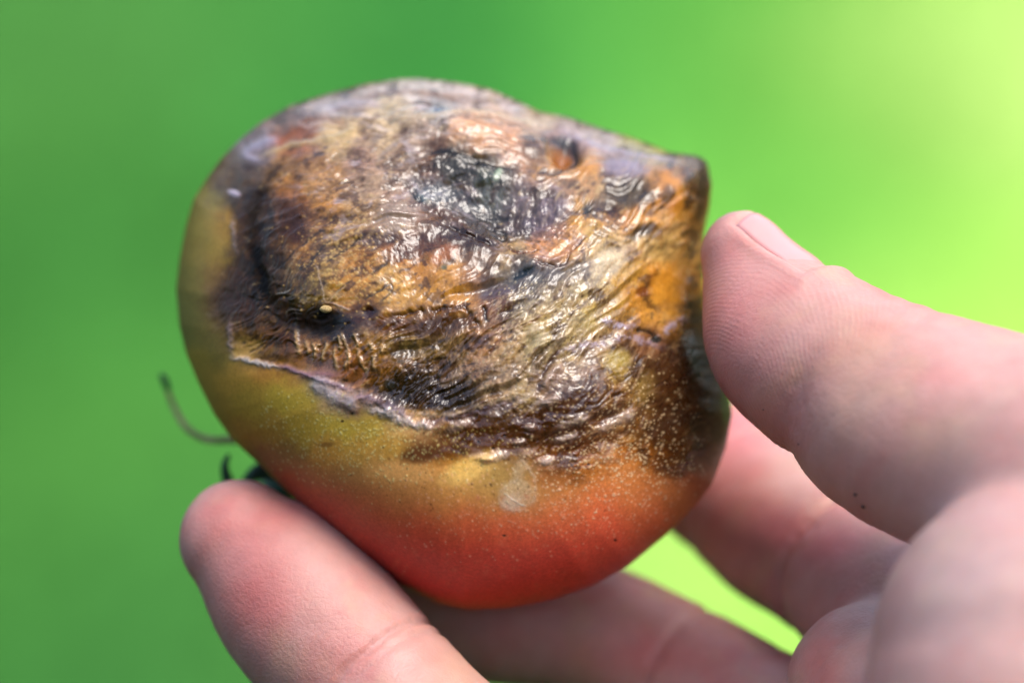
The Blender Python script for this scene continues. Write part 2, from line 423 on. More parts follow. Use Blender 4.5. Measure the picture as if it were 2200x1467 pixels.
# rotten patch mask: everything above the healthy lower skin
ROT = [(480,340),(440,430),(500,470),(505,560),(455,620),(450,690),(495,705),(498,768),(560,785),(640,800),(685,815),(725,850),(770,872),(850,900),(905,915),(960,950),(900,985),(980,1010),(1080,970),(1150,1000),(1260,1040),(1330,980),(1420,1030),(1490,1030),(1540,960),(1560,700),(1560,300),(1300,150),(900,100),(600,180)]
def inside(poly, x, y):
    ins = np.zeros(x.shape, bool)
    n = len(poly)
    for i in range(n):
        x1, y1 = poly[i]; x2, y2 = poly[(i + 1) % n]
        if y1 == y2: continue
        c = ((y1 > y) != (y2 > y)) & (x < (x2 - x1) * (y - y1) / (y2 - y1) + x1)
        ins ^= c
    return ins
def box_blur(a, r):
    for ax in (0, 1):
        p = np.pad(a, [(r + 1, r) if i == ax else (0, 0) for i in (0, 1)], mode='edge')
        c = np.cumsum(p, ax, dtype=np.float64)
        n = a.shape[ax]
        hi = np.take(c, np.arange(2 * r + 1, 2 * r + 1 + n), ax); lo = np.take(c, np.arange(0, n), ax)
        a = ((hi - lo) / (2 * r + 1)).astype(np.float32)
    return a
rwx = XX + 8 * fbm(XX / 40, YY / 40, 3, 21); rwy = YY + 8 * fbm(XX / 40, YY / 40, 3, 22)
rotm = inside(ROT, rwx, rwy).astype(np.float32)
rot_soft = box_blur(box_blur(rotm, 16), 16)
rot_edge = box_blur(box_blur(rotm, 3), 3)
WET += 0.25 + 0.62 * rot_soft
# below the rot one ripening colour runs softly into the next
_s = np.stack([box_blur(box_blur(COL[..., i], 16), 16) for i in range(3)], -1)
_k = ((1 - rot_soft) * smooth(960, 1060, YY))[..., None]
COL = COL * (1 - _k) + _s * _k

# mottling: finer than the colour points, with brown, cream and olive flecks
m1 = fbm(XX / 34, YY / 34, 5, 61, 0.62); m2 = fbm(XX / 16, YY / 11, 4, 64, 0.6); m3 = noise(XX / 4.5, YY / 4.5, 66)
mott = np.clip(1 + rot_soft * (0.42 * m1 + 0.20 * m2 + 0.07 * m3) + (1 - rot_soft) * (0.14 * m1 + 0.09 * m2 + 0.07 * m3), 0.25, 1.9)
COL *= mott[..., None]
fl = smooth(0.22, 0.5, fbm(XX / 22, YY / 15, 4, 71, 0.6)) * rot_soft * 0.45
COL = COL * (1 - fl[..., None]) + lin((92, 48, 16)).astype(np.float32) * fl[..., None]
fl = smooth(0.28, 0.52, fbm(XX / 26, YY / 17, 4, 75, 0.6)) * rot_soft * 0.4
COL = COL * (1 - fl[..., None]) + lin((205, 180, 125)).astype(np.float32) * fl[..., None]
fl = smooth(0.34, 0.5, fbm(XX / 30, YY / 20, 4, 79, 0.6)) * rot_soft * 0.5
COL = COL * (1 - fl[..., None]) + lin((66, 70, 66)).astype(np.float32) * fl[..., None]

# ragged brown stains
for sx, sy, sd0, lo, am_, cc in ((58, 40, 371, 0.10, 0.62, (84,52,27)), (34, 22, 377, 0.16, 0.28, (66,40,20)), (90, 50, 383, 0.12, 0.4, (112,90,74))):
    ux = XX * 0.86 - YY * 0.5; uy = XX * 0.5 + YY * 0.86
    fl = smooth(lo, lo + 0.14, fbm(ux / sx, uy / sy, 5, sd0, 0.56)) * rot_soft * am_
    COL = COL * (1 - fl[..., None]) + lin(cc).astype(np.float32) * fl[..., None]

# overall relief of the collapsed skin
H += rot_soft * (0.5 * fbm(XX / 110, YY / 80, 3, 101) + 0.07 * fbm(XX / 34, YY / 26, 3, 103)) - 0.4 * rot_soft
H += (rot_soft * 0.010 + 0.002) * noise(XX / 7, YY / 7, 105)
H += rot_soft * 0.018 * noise(XX / 15, YY / 13, 106)
blob(740, 560, 170, 150, 10, h=0.9, rag=0.1)
blob(1020, 285, 170, 45, -12, h=1.6, rag=0.1)
blob(1030, 430, 170, 70, -15, h=-2.2, rag=0.15)
blob(1140, 500, 110, 50, -10, h=-0.9, rag=0.15)
blob(1215, 320, 38, 34, 0, h=-2.4, rag=0.2)
blob(1440, 390, 110, 70, 0, h=1.2, rag=0.1)
blob(1180, 690, 170, 60, 45, h=1.0, rag=0.1)
blob(960, 790, 110, 90, 20, h=-0.9, rag=0.15)
blob(1240, 860, 120, 80, 30, h=0.9, rag=0.15)
blob(690, 690, 75, 40, 0, h=-0.4, rag=0.15)

# streaks of brown and cream that follow the pull of the skin
def streak(mask, ang, wid, leng, seed, dark=0.5, light=0.35, dcol=(70,38,14), lcol=(208,184,138)):
    global COL
    rows = np.where(mask.max(1) > 0)[0]; cols = np.where(mask.max(0) > 0)[0]
    sl = (slice(rows[0], rows[-1] + 1), slice(cols[0], cols[-1] + 1))
    m, x, y = mask[sl], XX[sl], YY[sl]
    c, s_ = math.cos(math.radians(ang)), math.sin(math.radians(ang))
    x2 = x + wid * 1.2 * noise(x / (wid * 3.5), y / (wid * 3.5), seed + 3); y2 = y + wid * 1.2 * noise(x / (wid * 3.5), y / (wid * 3.5), seed + 4)
    u = (x2 * c - y2 * s_) / leng; v = (x2 * s_ + y2 * c) / wid
    n = fbm(u, v, 4, seed, 0.62)
    k = (smooth(0.08, 0.34, n) * dark * m)[..., None]
    COL[sl] = COL[sl] * (1 - k) + COL[sl] * 0.25 * k + lin(dcol).astype(np.float32) * 0.75 * k
    k = (smooth(0.10, 0.40, -n) * light * m)[..., None]
    COL[sl] = COL[sl] * (1 - k) + lin(lcol).astype(np.float32) * k
GREY = (178,168,172)
streak(region(820, 400, 230, 130, 18) * rot_soft, 18, 22, 60, 301, 0.75, 0.42, (84,46,18), GREY)
streak(region(820, 400, 230, 130, 18) * rot_soft, 14, 8, 40, 303, 0.15, 0.1, (76,42,22), (196,182,176))
streak(region(760, 570, 170, 120, 20) * rot_soft, 35, 16, 60, 305, 0.6, 0.25)
streak(region(900, 540, 150, 60, 25) * rot_soft, 28, 10, 40, 307, 0.85, 0.12, (74,32,8))
streak(region(1100, 450, 190, 100, -20) * rot_soft, -20, 12, 50, 309, 0.5, 0.5, (82,66,48), (158,150,156))
streak(region(1330, 470, 190, 130, 0) * rot_soft, 62, 12, 50, 311, 0.6, 0.4, (70,50,24), (214,186,126))
streak(region(1160, 700, 200, 120, 42) * rot_soft, 45, 24, 90, 313, 0.45, 0.3, (96,64,34), (206,194,164))
streak(region(1160, 700, 200, 120, 42) * rot_soft, 72, 5, 22, 315, 0.25, 0.3, (112,82,50), (210,196,160))
streak(region(930, 790, 170, 100, 20) * rot_soft, 40, 20, 50, 317, 0.8, 0.3, (52,32,12), (168,140,84))
streak(region(1280, 880, 230, 120, 30) * rot_soft, 32, 22, 70, 319, 0.75, 0.36, (84,42,12), (186,160,128))
streak(region(1290, 960, 260, 90, 10) * rot_soft, 15, 22, 80, 321, 0.45, 0.2, (104,54,16), (216,168,96))
streak(region(900, 230, 360, 80, -4) * rot_soft, -2, 10, 110, 323, 0.5, 0.45, (110,78,52), (206,196,190))
streak(region(1100, 290, 200, 60, -12) * rot_soft, -14, 12, 80, 325, 0.4, 0.4, (130,84,46), (222,190,158))
streak(region(1420, 620, 100, 130, 0) * rot_soft, 75, 20, 60, 327, 0.4, 0.25, (140,78,20), (224,176,98))
streak(region(1440, 860, 120, 150, 0) * rot_soft, 50, 10, 30, 329, 0.4, 0.25, (58,34,14), (150,118,80))
streak(region(560, 580, 100, 200, 0) * rot_soft, 70, 14, 45, 331, 0.6, 0.5, (40,28,15), (126,90,50))
streak(region(590, 660, 120, 80, 0) * rot_soft, 40, 9, 22, 335, 0.5, 0.45, (46,30,14), (120,82,42))
strands(region(570, 590, 110, 190, 0) * rot_soft, 65, 11, 50, 0.10, 360, 0.25)
strands(region(590, 690, 130, 70, 0) * rot_soft, 30, 13, 60, 0.14, 362, 0.2, warp=0.9)
streak(region(600, 740, 120, 60, -10) * rot_soft, 40, 10, 50, 333, 0.5, 0.3, (76,42,18), (196,152,84))

# wrinkles, each area with its own run
strands(region(1160, 730, 190, 120, 42) * rot_soft, 72, 7, 24, 0.065, 110, 0.12)
strands(region(950, 800, 140, 100, 20) * rot_soft, 62, 8, 30, 0.11, 112, 0.2)
strands(region(830, 770, 160, 70, 0) * rot_soft, 75, 8, 34, 0.10, 114, 0.2)
strands(region(820, 390, 190, 110, 20) * rot_soft, 18, 9, 60, 0.07, 116, 0.22)
strands(region(760, 340, 190, 60, 12) * rot_soft, 14, 13, 90, 0.09, 118, 0.2)
strands(region(1120, 460, 160, 90, -20) * rot_soft, -55, 13, 45, 0.055, 120, 0.2)
strands(region(1040, 400, 130, 60, -10) * rot_soft, -8, 12, 60, 0.055, 122, 0.2)
strands(region(1330, 480, 150, 110, 0) * rot_soft, 80, 12, 50, 0.05, 124, 0.18)
strands(region(1270, 880, 190, 100, 30) * rot_soft, 32, 13, 70, 0.12, 126, 0.22)
strands(region(900, 230, 330, 70, -4) * rot_soft, 0, 13, 130, 0.12, 128, 0.28)
strands(region(720, 560, 130, 110, 20) * rot_soft, 38, 9, 70, 0.035, 130, 0.14)
strands(region(1430, 580, 90, 120, 0) * rot_soft, 75, 14, 50, 0.05, 132, 0.1)
strands(region(1420, 860, 120, 140, 0) * rot_soft, 45, 12, 40, 0.05, 134, 0.15)

# long folds that sweep up to the right
strands(region(1060, 720, 380, 170, 32) * rot_soft, 36, 34, 230, 0.46, 340, 0.2, warp=0.4)
strands(region(1060, 740, 360, 160, 32) * rot_soft, 40, 16, 110, 0.06, 342, 0.12, warp=0.6)
strands(region(800, 400, 260, 120, 18) * rot_soft, 17, 28, 200, 0.36, 344, 0.2, warp=0.4)
strands(region(800, 400, 260, 120, 18) * rot_soft, 20, 13, 80, 0.05, 346, 0.12, warp=0.6)
strands(region(980, 260, 330, 80, -8) * rot_soft, -10, 24, 220, 0.30, 348, 0.2, warp=0.4)
strands(region(1300, 430, 200, 120, 0) * rot_soft, 30, 26, 120, 0.22, 350, 0.12, warp=0.9)
# dark trough down the left of the patch
stroke([(600,350),(565,390),(545,440),(538,500),(548,560),(566,610),(595,655),(650,690),(700,690)], 15, (36,32,23), 0.45, -0.25, 0.05, 14, 26, hw=26)
stroke([(548,520),(556,580),(568,630)], 13, (10,14,14), 0.85, -0.3, 0.0, 8)
stroke([(520,430),(512,500),(505,590),(480,640),(495,690)], 16, (78,48,28), 0.7, 0, None, 12, 22)
blob(500, 660, 50, 40, 0, (84,54,40), 0.6, seed=2)
blob(620, 470, 26, 50, 20, (82,42,14), 0.7, seed=3)
blob(640, 500, 18, 30, 0, (96,50,16), 0.7, seed=4)
blob(545, 415, 26, 20, 0, (52,38,24), 0.6, seed=5)
blob(500, 412, 14, 7, -20, (200,190,205), 0.8, 0.2, 0.9, seed=6)
stroke([(497,470),(500,510),(508,545)], 4, (150,138,140), 0.45, 0.15, 0.6, 7, 10, broken=0.4)
stroke([(560,345),(525,330),(545,310),(600,290)], 9, (165,160,180), 0.6, 0.25, 0.9, 6)
stroke([(590,300),(625,282),(655,275)], 9, (168,92,40), 0.7, -0.2)
stroke([(560,330),(620,305),(700,295),(780,270)], 7, (205,180,130), 0.6, 0.35)
stroke([(760,215),(850,195),(950,200),(1050,215)], 6, (130,95,65), 0.6, -0.35, None, 5)
stroke([(690,230),(760,215),(820,225)], 8, (190,180,185), 0.55, 0.3, 0.8)
stroke([(640,262),(700,250),(740,262),(720,250)], 7, (140,90,45), 0.55, -0.3)
stroke([(840,255),(930,262),(1010,245),(1090,252),(1180,268)], 7, (214,194,160), 0.6, 0.4, 0.8, 5)
stroke([(930,250),(960,246)], 8, (110,125,140), 0.8)
stroke([(1000,255),(1080,262),(1150,285),(1185,300)], 6, (140,100,70), 0.6, -0.4, None, 5)
stroke([(1170,285),(1230,290),(1300,315),(1380,335),(1460,350)], 9, (175,165,178), 0.6, 0.35, 0.9, 6)
# fold and hollow near the top
stroke([(915,322),(964,326),(1011,342),(1059,356),(1112,366)], 7, (28,26,20), 0.95, -0.9, 0.6, 5, 18, hw=12, step=0.8)
stroke([(930,340),(965,352),(1000,368)], 16, (70,70,58), 0.6)
blob(985, 360, 60, 20, -14, (66,68,58), 0.5, seed=8)
blob(1062, 376, 34, 14, -10, (64,80,60), 0.6, seed=9)
blob(1072, 368, 8, 14, -30, (170,195,165), 0.6, 0.1, seed=10)
blob(930, 400, 46, 22, 10, (92,104,112), 0.5, seed=11)
blob(905, 415, 18, 9, -20, (70,100,106), 0.6, seed=12)
blob(990, 410, 45, 20, -10, (72,76,84), 0.5, seed=13)
stroke([(878,395),(893,418),(905,428)], 2.2, (40,38,34), 0.9, -0.2)
stroke([(890,392),(898,412),(910,428)], 1.8, (50,48,40), 0.8, -0.15)
stroke([(903,424),(932,433),(962,446),(995,468),(1015,488),(1040,506)], 3.5, (112,62,22), 0.7, 0.3, 0.9, 8, 16, hw=6, step=-0.4)
stroke([(960,470),(1000,492),(1046,512),(1066,520)], 5, (58,34,18), 0.85, -0.5, 0.9, 6, 18)
stroke([(1020,440),(1060,452),(1100,446)], 6, (46,46,42), 0.8, -0.4, 0.8, 8)
stroke([(1050,470),(1085,480),(1085,500),(1060,490)], 6, (48,42,32), 0.8, -0.4, 0.9, 8)
stroke([(1091,525),(1116,538),(1142,535),(1165,528)], 3, (120,62,18), 0.9, -0.4, 0.9, 4)
stroke([(1148,557),(1174,567),(1212,567),(1224,545),(1245,520),(1262,503)], 4, (84,46,24), 0.9, -0.6, 0.9, 5, step=0.4)
stroke([(1150,548),(1190,556),(1225,530),(1255,500)], 5, (150,125,130), 0.55, 0.4, 0.9, 6)
blob(1205, 535, 40, 22, 15, (206,140,76), 0.45, seed=14)
blob(1215, 318, 24, 20, 10, (168,100,22), 0.9, seed=15)
stroke([(1180,300),(1200,290),(1235,300),(1246,325),(1225,345)], 7, (34,30,26), 0.85, -0.5, None, 6)
stroke([(1150,370),(1190,368),(1230,350)], 6, (70,50,36), 0.7, -0.4, None, 6)
blob(1265, 355, 34, 18, 30, (206,142,58), 0.7, 0.4, seed=16)
blob(1340, 365, 50, 22, -15, (150,142,160), 0.6, 0.2, 0.9, seed=17)
blob(1350, 415, 55, 26, -10, (84,66,32), 0.75, -0.4, seed=18)
blob(1440, 425, 22, 50, 20, (216,142,46), 0.75, 0.3, seed=19)
blob(1430, 420, 14, 20, 0, (66,48,28), 0.7, -0.3, seed=20)
blob(1505, 420, 16, 60, 0, (70,50,34), 0.6, seed=21)
blob(1265, 445, 16, 14, 0, (46,46,44), 0.8, -0.4, seed=22)
blob(1375, 500, 34, 14, 30, (84,78,62), 0.7, -0.25, seed=23)
blob(1300, 440, 40, 12, -10, (84,48,20), 0.7, -0.25, seed=24)
blob(1180, 455, 60, 22, 15, (112,104,122), 0.5, 0.1, 0.95, seed=25)
# shiny rusty hump in the middle
blob(850, 470, 60, 36, 20, (168,150,135), 0.5, 0.5, 0.95, seed=26)
blob(900, 520, 90, 26, 25, (104,50,14), 0.65, -0.3, 0.9, seed=27)
blob(820, 520, 40, 16, 20, (86,44,14), 0.6, -0.2, seed=28)
blob(960, 540, 40, 18, 35, (176,92,22), 0.6, seed=29)
blob(955, 572, 7, 6, 0, (70,90,60), 0.8, seed=30)
# thin dark lines of the inner skin
for a in ([(645,533),(680,505),(704,496)],[(655,585),(690,540),(713,519)],[(700,570),(750,536),(786,508)],[(721,631),(740,616),(754,606)],
          [(796,592),(835,565)],[(600,575),(640,535)],[(560,750),(590,725),(520,748)],[(780,645),(810,630),(838,612),(842,625),(815,655)]):
    stroke(a, 2.6, (64,56,40), 0.75, -0.12, None, 3, 12, seed=len(a))
# pale scratches that meet at the scar
stroke([(683,570),(690,600),(697,640),(702,652)], 1.8, (200,178,150), 0.6, 0.1, 0.9, 4, 12)
stroke([(712,650),(740,662),(752,664)], 2.4, (185,165,150), 0.7, 0.12)
stroke([(706,650),(724,632),(745,615)], 1.8, (200,170,120), 0.6, 0.1)
stroke([(592,630),(612,628),(626,620)], 1.6, (170,170,160), 0.6, 0.1)
stroke([(612,690),(612,668),(630,664),(634,685),(628,700)], 1.6, (140,132,115), 0.6, 0.1, None, 2)
blob(690, 690, 46, 32, 0, (18,20,20), 0.75, -0.2, 0.05, seed=31)
blob(640, 690, 60, 24, 0, (50,34,14), 0.7, seed=32)
blob(792, 670, 17, 12, 10, (72,26,6), 0.9, -0.3, 0.9, seed=33)
# torn edge across the middle
stroke([(825,680),(868,674),(905,664),(964,662),(995,656),(1008,675),(1022,692),(1037,710)], 6, (90,44,16), 0.75, -0.35, 0.9, 9, 18, step=-0.3, broken=0.6)
stroke([(1035,655),(1043,672),(1046,692)], 5, (50,36,34), 0.8, -0.4, 0.9)
# bluish band
stroke([(1020,625),(1080,605),(1150,590),(1230,582),(1290,570)], 20, (104,104,108), 0.55, -0.3, 0.9, 10)
blob(1123, 586, 26, 9, 22, (30,50,60), 0.95, -0.3, 0.7, seed=34)
blob(1070, 625, 40, 12, 12, (96,88,104), 0.6, seed=35)
blob(1040, 730, 40, 10, 30, (92,80,96), 0.5, 0.1, 0.95, seed=36)
# long slanting fold
stroke([(1075,843),(1110,808),(1148,770),(1180,735),(1205,703),(1228,672),(1253,653),(1294,614),(1323,573)], 4, (112,84,52), 0.7, -0.4, 0.9, 9, 20, hw=8, step=0.5)
stroke([(1085,850),(1120,815),(1160,772),(1190,742),(1216,704),(1240,674)], 4, (196,176,148), 0.5, 0.25, 0.95, 8, 16, broken=0.4)
stroke([(1151,850),(1163,820),(1173,793),(1190,765),(1208,742)], 5, (92,50,20), 0.85, -0.45, 0.9, 5, 16)
stroke([(1112,700),(1135,694),(1160,680)], 2.5, (132,86,46), 0.8, -0.2)
stroke([(1050,760),(1070,735),(1078,716)], 3, (128,74,36), 0.8, -0.25)
blob(1310, 565, 44, 26, 40, (216,198,162), 0.7, 0.2, seed=37)
blob(1385, 625, 16, 12, 0, (130,64,16), 0.8, seed=38)
blob(1440, 620, 40, 50, 0, (212,146,48), 0.5, seed=39)
# lavender lace on the right
stroke([(1282,684),(1310,692),(1345,702),(1371,694)], 6, (176,168,190), 0.75, 0.25, 0.9, 12, 9, broken=0.4)
stroke([(1418,722),(1440,704),(1460,690),(1482,682)], 7, (178,170,192), 0.75, 0.25, 0.9, 12, 9, broken=0.35)
stroke([(1199,754),(1250,742),(1300,736),(1350,724),(1428,742)], 7, (160,148,166), 0.65, 0.2, 0.95, 12, 9, broken=0.4)
stroke([(1370,705),(1400,712),(1418,725)], 5, (44,40,30), 0.8, -0.3)
blob(1415, 728, 12, 7, 0, (36,58,58), 0.9, seed=40)
blob(1330, 770, 30, 22, 0, (178,160,84), 0.55, seed=41)
blob(1390, 830, 22, 40, -20, (190,160,84), 0.5, seed=42)
blob(1485, 760, 26, 50, 0, (70,46,26), 0.4, seed=43)
# lip of torn skin along the lower edge
stroke([(495,690),(492,720),(496,768)], 6, (160,138,136), 0.55, 0.2, 0.8, 9, 12, broken=0.4)
stroke([(496,768),(530,774),(560,782),(600,790)], 5, (214,200,190), 0.75, 0.3, 0.95, 7, 12)
stroke([(590,785),(640,798),(680,812),(720,828),(755,838)], 6, (140,110,128), 0.75, 0.35, 0.9, 6)
stroke([(668,812),(700,838),(740,862),(775,872)], 19, (166,156,160), 0.8, 0.6, 0.95, 11, 18)
stroke([(760,850),(800,858),(850,880),(880,904)], 12, (144,126,144), 0.6, 0.45, 0.95, 11, 18)
stroke([(790,876),(840,892),(880,908),(935,918)], 9, (184,174,170), 0.7, 0.45, 0.95, 10, 16)
stroke([(880,885),(930,892),(985,888),(1040,870),(1085,858),(1150,846)], 5, (200,178,146), 0.65, 0.3, 0.95, 9, 16, step=-0.25, broken=0.5)
stroke([(900,905),(960,900),(1020,886),(1080,868),(1140,850)], 7, (108,88,104), 0.55, -0.15, 0.95, 9, 18)
stroke([(730,862),(752,882),(778,884)], 9, (92,56,36), 0.7)
blob(530, 752, 34, 14, 25, (206,160,80), 0.7, seed=44)
stroke([(525,760),(560,742),(590,716)], 3, (80,56,34), 0.7, -0.15)
# upright bristles of stretched skin, their highlights painted as a pale tint
for a, b in (((631,707),(642,762)),((653,732),(661,762)),((683,736),(677,755)),((702,735),(690,775)),((724,718),(729,751)),((718,745),(724,795)),
             ((732,712),(751,773)),((767,745),(784,797)),((803,762),(805,795)),((751,764),(740,790)),((668,735),(672,770)),((760,715),(772,745)),((790,735),(800,752)),((840,710),(836,728)),((826,742),(822,758))):
    mid = ((a[0] + b[0]) / 2 + random.uniform(-4, 4), (a[1] + b[1]) / 2)
    stroke([a, mid, b], random.uniform(2.6, 4.6), (206,176,122), random.uniform(0.25, 0.6), random.uniform(0.3, 0.55), 0.97, 4, 12, hw=random.uniform(3.5, 6))
stroke([(640,812),(680,800),(720,808)], 7, (132,84,92), 0.6, 0.2, 0.9, 5)
# wet dark hollow under the fold
blob(880, 830, 70, 40, 15, (58,42,22), 0.8, -0.5, 0.97, seed=45)
blob(970, 850, 60, 30, 20, (56,36,17), 0.8, -0.4, 0.97, seed=46)
blob(1440, 870, 95, 110, 0, (88,52,25), 0.5, rs=22, seed=71)
blob(1205, 885, 110, 45, 30, (90,50,21), 0.55, rs=22, seed=72)
blob(1000, 505, 75, 26, -22, (72,40,19), 0.75, rs=18, seed=73)
blob(930, 700, 110, 18, 5, (92,54,22), 0.55, rs=18, seed=74)
blob(640, 480, 40, 60, 20, (96,54,20), 0.5, rs=18, seed=75)
blob(835, 825, 14, 12, 0, (78,82,74), 0.6, 0.2, 0.95, seed=47)
# rusty streaks lower right
for a in ([(1100,905),(1180,890),(1260,850)],[(1150,950),(1230,930),(1320,890)],[(1180,985),(1260,960),(1350,930)],[(1010,930),(1080,935),(1140,920)]):
    stroke(a, 13, (104,54,16), 0.6, -0.3, 0.9, 9)
for a in ([(1195,918),(1230,905),(1265,897)],[(1190,945),(1225,940),(1245,930)],[(1280,925),(1330,905),(1370,880)],[(1150,860),(1175,862),(1195,850)],[(1165,830),(1190,800),(1205,780)]):  # raised wet folds with their highlights painted in as pale strokes
    stroke(a, 9, (178,158,140), 0.6, 0.45, 0.97, 8, 16)
for x, y, rx, ry, an in ((1062,980,34,12,10),(1045,985,20,9,0),(1175,990,17,10,10),(1140,918,14,7,0),(1115,950,16,6,5),(985,915,30,12,20)):  # more highlights of the wet skin, painted as pale patches
    blob(x, y, rx, ry, an, (196,176,158), 0.6, 0.35, 0.97, rs=12, seed=int(x))
stroke([(1040,975),(1020,985),(1060,990)], 10, (205,180,150), 0.4, 0.2, 0.9)
blob(905, 975, 50, 20, 8, (94,50,16), 0.9, rs=18, seed=50)
blob(1060, 930, 150, 40, 5, (108,62,26), 0.55, seed=61)
blob(1010, 1005, 70, 24, 25, (232,182,84), 0.8, seed=51)
blob(870, 1015, 80, 22, -5, (226,158,74), 0.75, seed=52)
blob(1200, 1030, 60, 22, 0, (150,84,28), 0.55, seed=53)
blob(1450, 1000, 40, 30, 0, (104,60,26), 0.6, seed=54)
blob(700, 955, 20, 6, 5, (110,66,26), 0.6, seed=55)
blob(1560, 870, 9, 44, 0, (120,140,66), 0.6, seed=56)
# dried film of a drop
blob(1112, 1062, 38, 34, 0, (212,190,150), 0.34, 0.03, 0.7, rag=0.35, rs=14, seed=57, hard=0.6)
blob(1098, 1078, 26, 18, 20, (216,196,170), 0.3, 0.02, 0.7, rag=0.5, rs=8, seed=58)
blob(1118, 1005, 14, 36, -20, (200,180,150), 0.22, 0.03, 0.8, rag=0.5, rs=10, seed=59)
stroke([(1100,970),(1120,990),(1140,1010),(1150,1040),(1145,1075),(1120,1095),(1085,1090),(1073,1068),(1085,1045),(1110,1030),(1112,1005)], 2.6, (222,206,176), 0.22, 0.03, 0.9, 5, 12, broken=0.3)
stroke([(1083,1058),(1105,1075),(1130,1085)], 2, (215,205,180), 0.5, 0.05)
stroke([(1078,1080),(1100,1090),(1118,1084)], 7, (205,180,150), 0.35)

# specks: pale dots in the skin, dark pits, tiny rings
def dots(n, box, mask, r0, r1, col, a, h, seed):
    rs_ = np.random.RandomState(seed)
    k = 0
    for _ in range(n * 4):
        x = rs_.uniform(box[0], box[2]); y = rs_.uniform(box[1], box[3])
        if rs_.rand() > mask(x, y): continue
        r = rs_.uniform(r0, r1) * (0.7 + 0.6 * rs_.rand())
        i0 = int((x - X0) / ST); j0 = int((y - Y0) / ST); R = int(r * 2 / ST + 2)
        sl = (slice(max(j0 - R, 0), j0 + R + 1), slice(max(i0 - R, 0), i0 + R + 1))
        d = np.hypot(XX[sl] - x, YY[sl] - y)
        kk = np.exp(-(d / r) ** 2)
        aa = a * rs_.uniform(0.5, 1.0)
        COL[sl] = COL[sl] * (1 - (kk * aa)[..., None]) + lin(col).astype(np.float32) * (kk * aa)[..., None]
        H[sl] += h * kk
        k += 1
        if k >= n: break
def mk(cx, cy, rx, ry): return lambda x, y: math.exp(-(((x - cx) / rx) ** 2 + ((y - cy) / ry) ** 2))
dots(800, (560,840,1100,1120), (lambda f: lambda x, y: f(x, y) * (1.0 if y > 900 + 0.05 * (x - 700) - 90 * (x < 740) else 0.08))(mk(790, 935, 210, 80)), 1.3, 2.1, (214,202,124), 0.55, 0.03, 201)
dots(1100, (1000,760,1520,1150), mk(1310, 960, 170, 120), 1.4, 2.2, (226,206,158), 0.6, 0.03, 202)
dots(500, (850,1000,1500,1230), mk(1150, 1090, 260, 80), 1.5, 2.2, (232,172,128), 0.5, 0.02, 203)
dots(420, (600,460,900,700), mk(740, 570, 80, 80), 1.5, 2.4, (222,186,110), 0.7, 0.03, 204)
dots(350, (1050,600,1350,760), mk(1180, 670, 110, 60), 1.3, 2.0, (216,196,140), 0.6, 0.03, 205)
dots(160, (900,600,1400,1050), mk(1150, 850, 220, 160), 1.4, 2.2, (40,24,12), 0.8, -0.03, 206)
dots(90, (700,860,1300,1120), mk(1000, 1000, 250, 90), 1.3, 2.2, (60,32,14), 0.8, -0.02, 207)
dots(130, (700,1060,1400,1280), mk(1050, 1160, 260, 80), 3.0, 5.5, (214,110,70), 0.28, 0.0, 208)
for x, y in ((1028,950),(1060,963),(1085,935),(1267,998),(1083,1150),(1322,1160),(757,888),(735,905)):
    blob(x, y, 4, 3, 0, (40,20,10), 0.85, -0.05, seed=60)
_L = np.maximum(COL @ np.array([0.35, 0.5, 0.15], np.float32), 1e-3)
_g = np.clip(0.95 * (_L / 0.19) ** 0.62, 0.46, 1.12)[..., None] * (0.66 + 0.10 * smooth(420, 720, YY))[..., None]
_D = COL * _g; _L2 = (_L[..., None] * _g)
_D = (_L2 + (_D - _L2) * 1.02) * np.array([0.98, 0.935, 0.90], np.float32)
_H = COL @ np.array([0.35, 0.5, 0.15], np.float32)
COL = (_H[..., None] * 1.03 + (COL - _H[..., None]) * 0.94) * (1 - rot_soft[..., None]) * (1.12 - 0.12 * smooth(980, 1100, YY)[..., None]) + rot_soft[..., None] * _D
WET *= 1 - 0.75 * smooth(1450, 1540, XX)
WET *= 1 - 0.6 * smooth(680, 600, XX)
COL = np.clip(COL * 0.82, 0.002, 0.95)
H = np.where(np.abs(H) > 3, np.sign(H) * 3, H)

# ------------------------------------------------------------------ tomato: body
SIL = [(905,168),(970,175),(1050,190),(1110,215),(1160,240),(1220,252),(1290,275),(1350,292),(1400,310),(1440,328),(1500,335),(1520,348),(1529,400),(1524,450),(1514,500),(1512,560),(1514,640),(1525,720),(1545,790),(1566,840),(1573,890),(1560,960),(1530,1040),(1490,1090),(1430,1150),(1350,1215),(1270,1260),(1180,1290),(1090,1307),(1000,1310),(940,1297),(860,1257),(760,1190),(680,1120),(620,1060),(560,1000),(500,945),(460,890),(425,820),(400,760),(385,700),(378,620),(385,560),(398,490),(415,430),(440,390),(475,340),(520,295),(560,262),(620,228),(690,205),(780,180),(850,170)]
CX, CY = 965.0, 760.0
YC, DF, DB = 21.0, 23.0, 27.0
TILT = 0.20
def sil_radius(th):
    s = np.array(SIL + [SIL[0]], float)
    # dense polyline, angle -> radius
    d = []
    for a, b in zip(s[:-1], s[1:]):
        for t in np.arange(12) / 12: d.append(a + (b - a) * t)
    d = np.array(d)
    ang = np.arctan2(-(d[:, 1] - CY), d[:, 0] - CX); r = np.hypot(d[:, 0] - CX, d[:, 1] - CY)
    o = np.argsort(ang); ang, r = ang[o], r[o]
    ang = np.concatenate([ang - 2 * np.pi, ang, ang + 2 * np.pi]); r = np.concatenate([r, r, r])
    out = np.interp(th, ang, r)
    k = np.array([1, 3, 5, 3, 1.]) / 13
    for _ in range(2):
        out = sum(np.roll(out, i - 2) * w for i, w in enumerate(k))
    return out
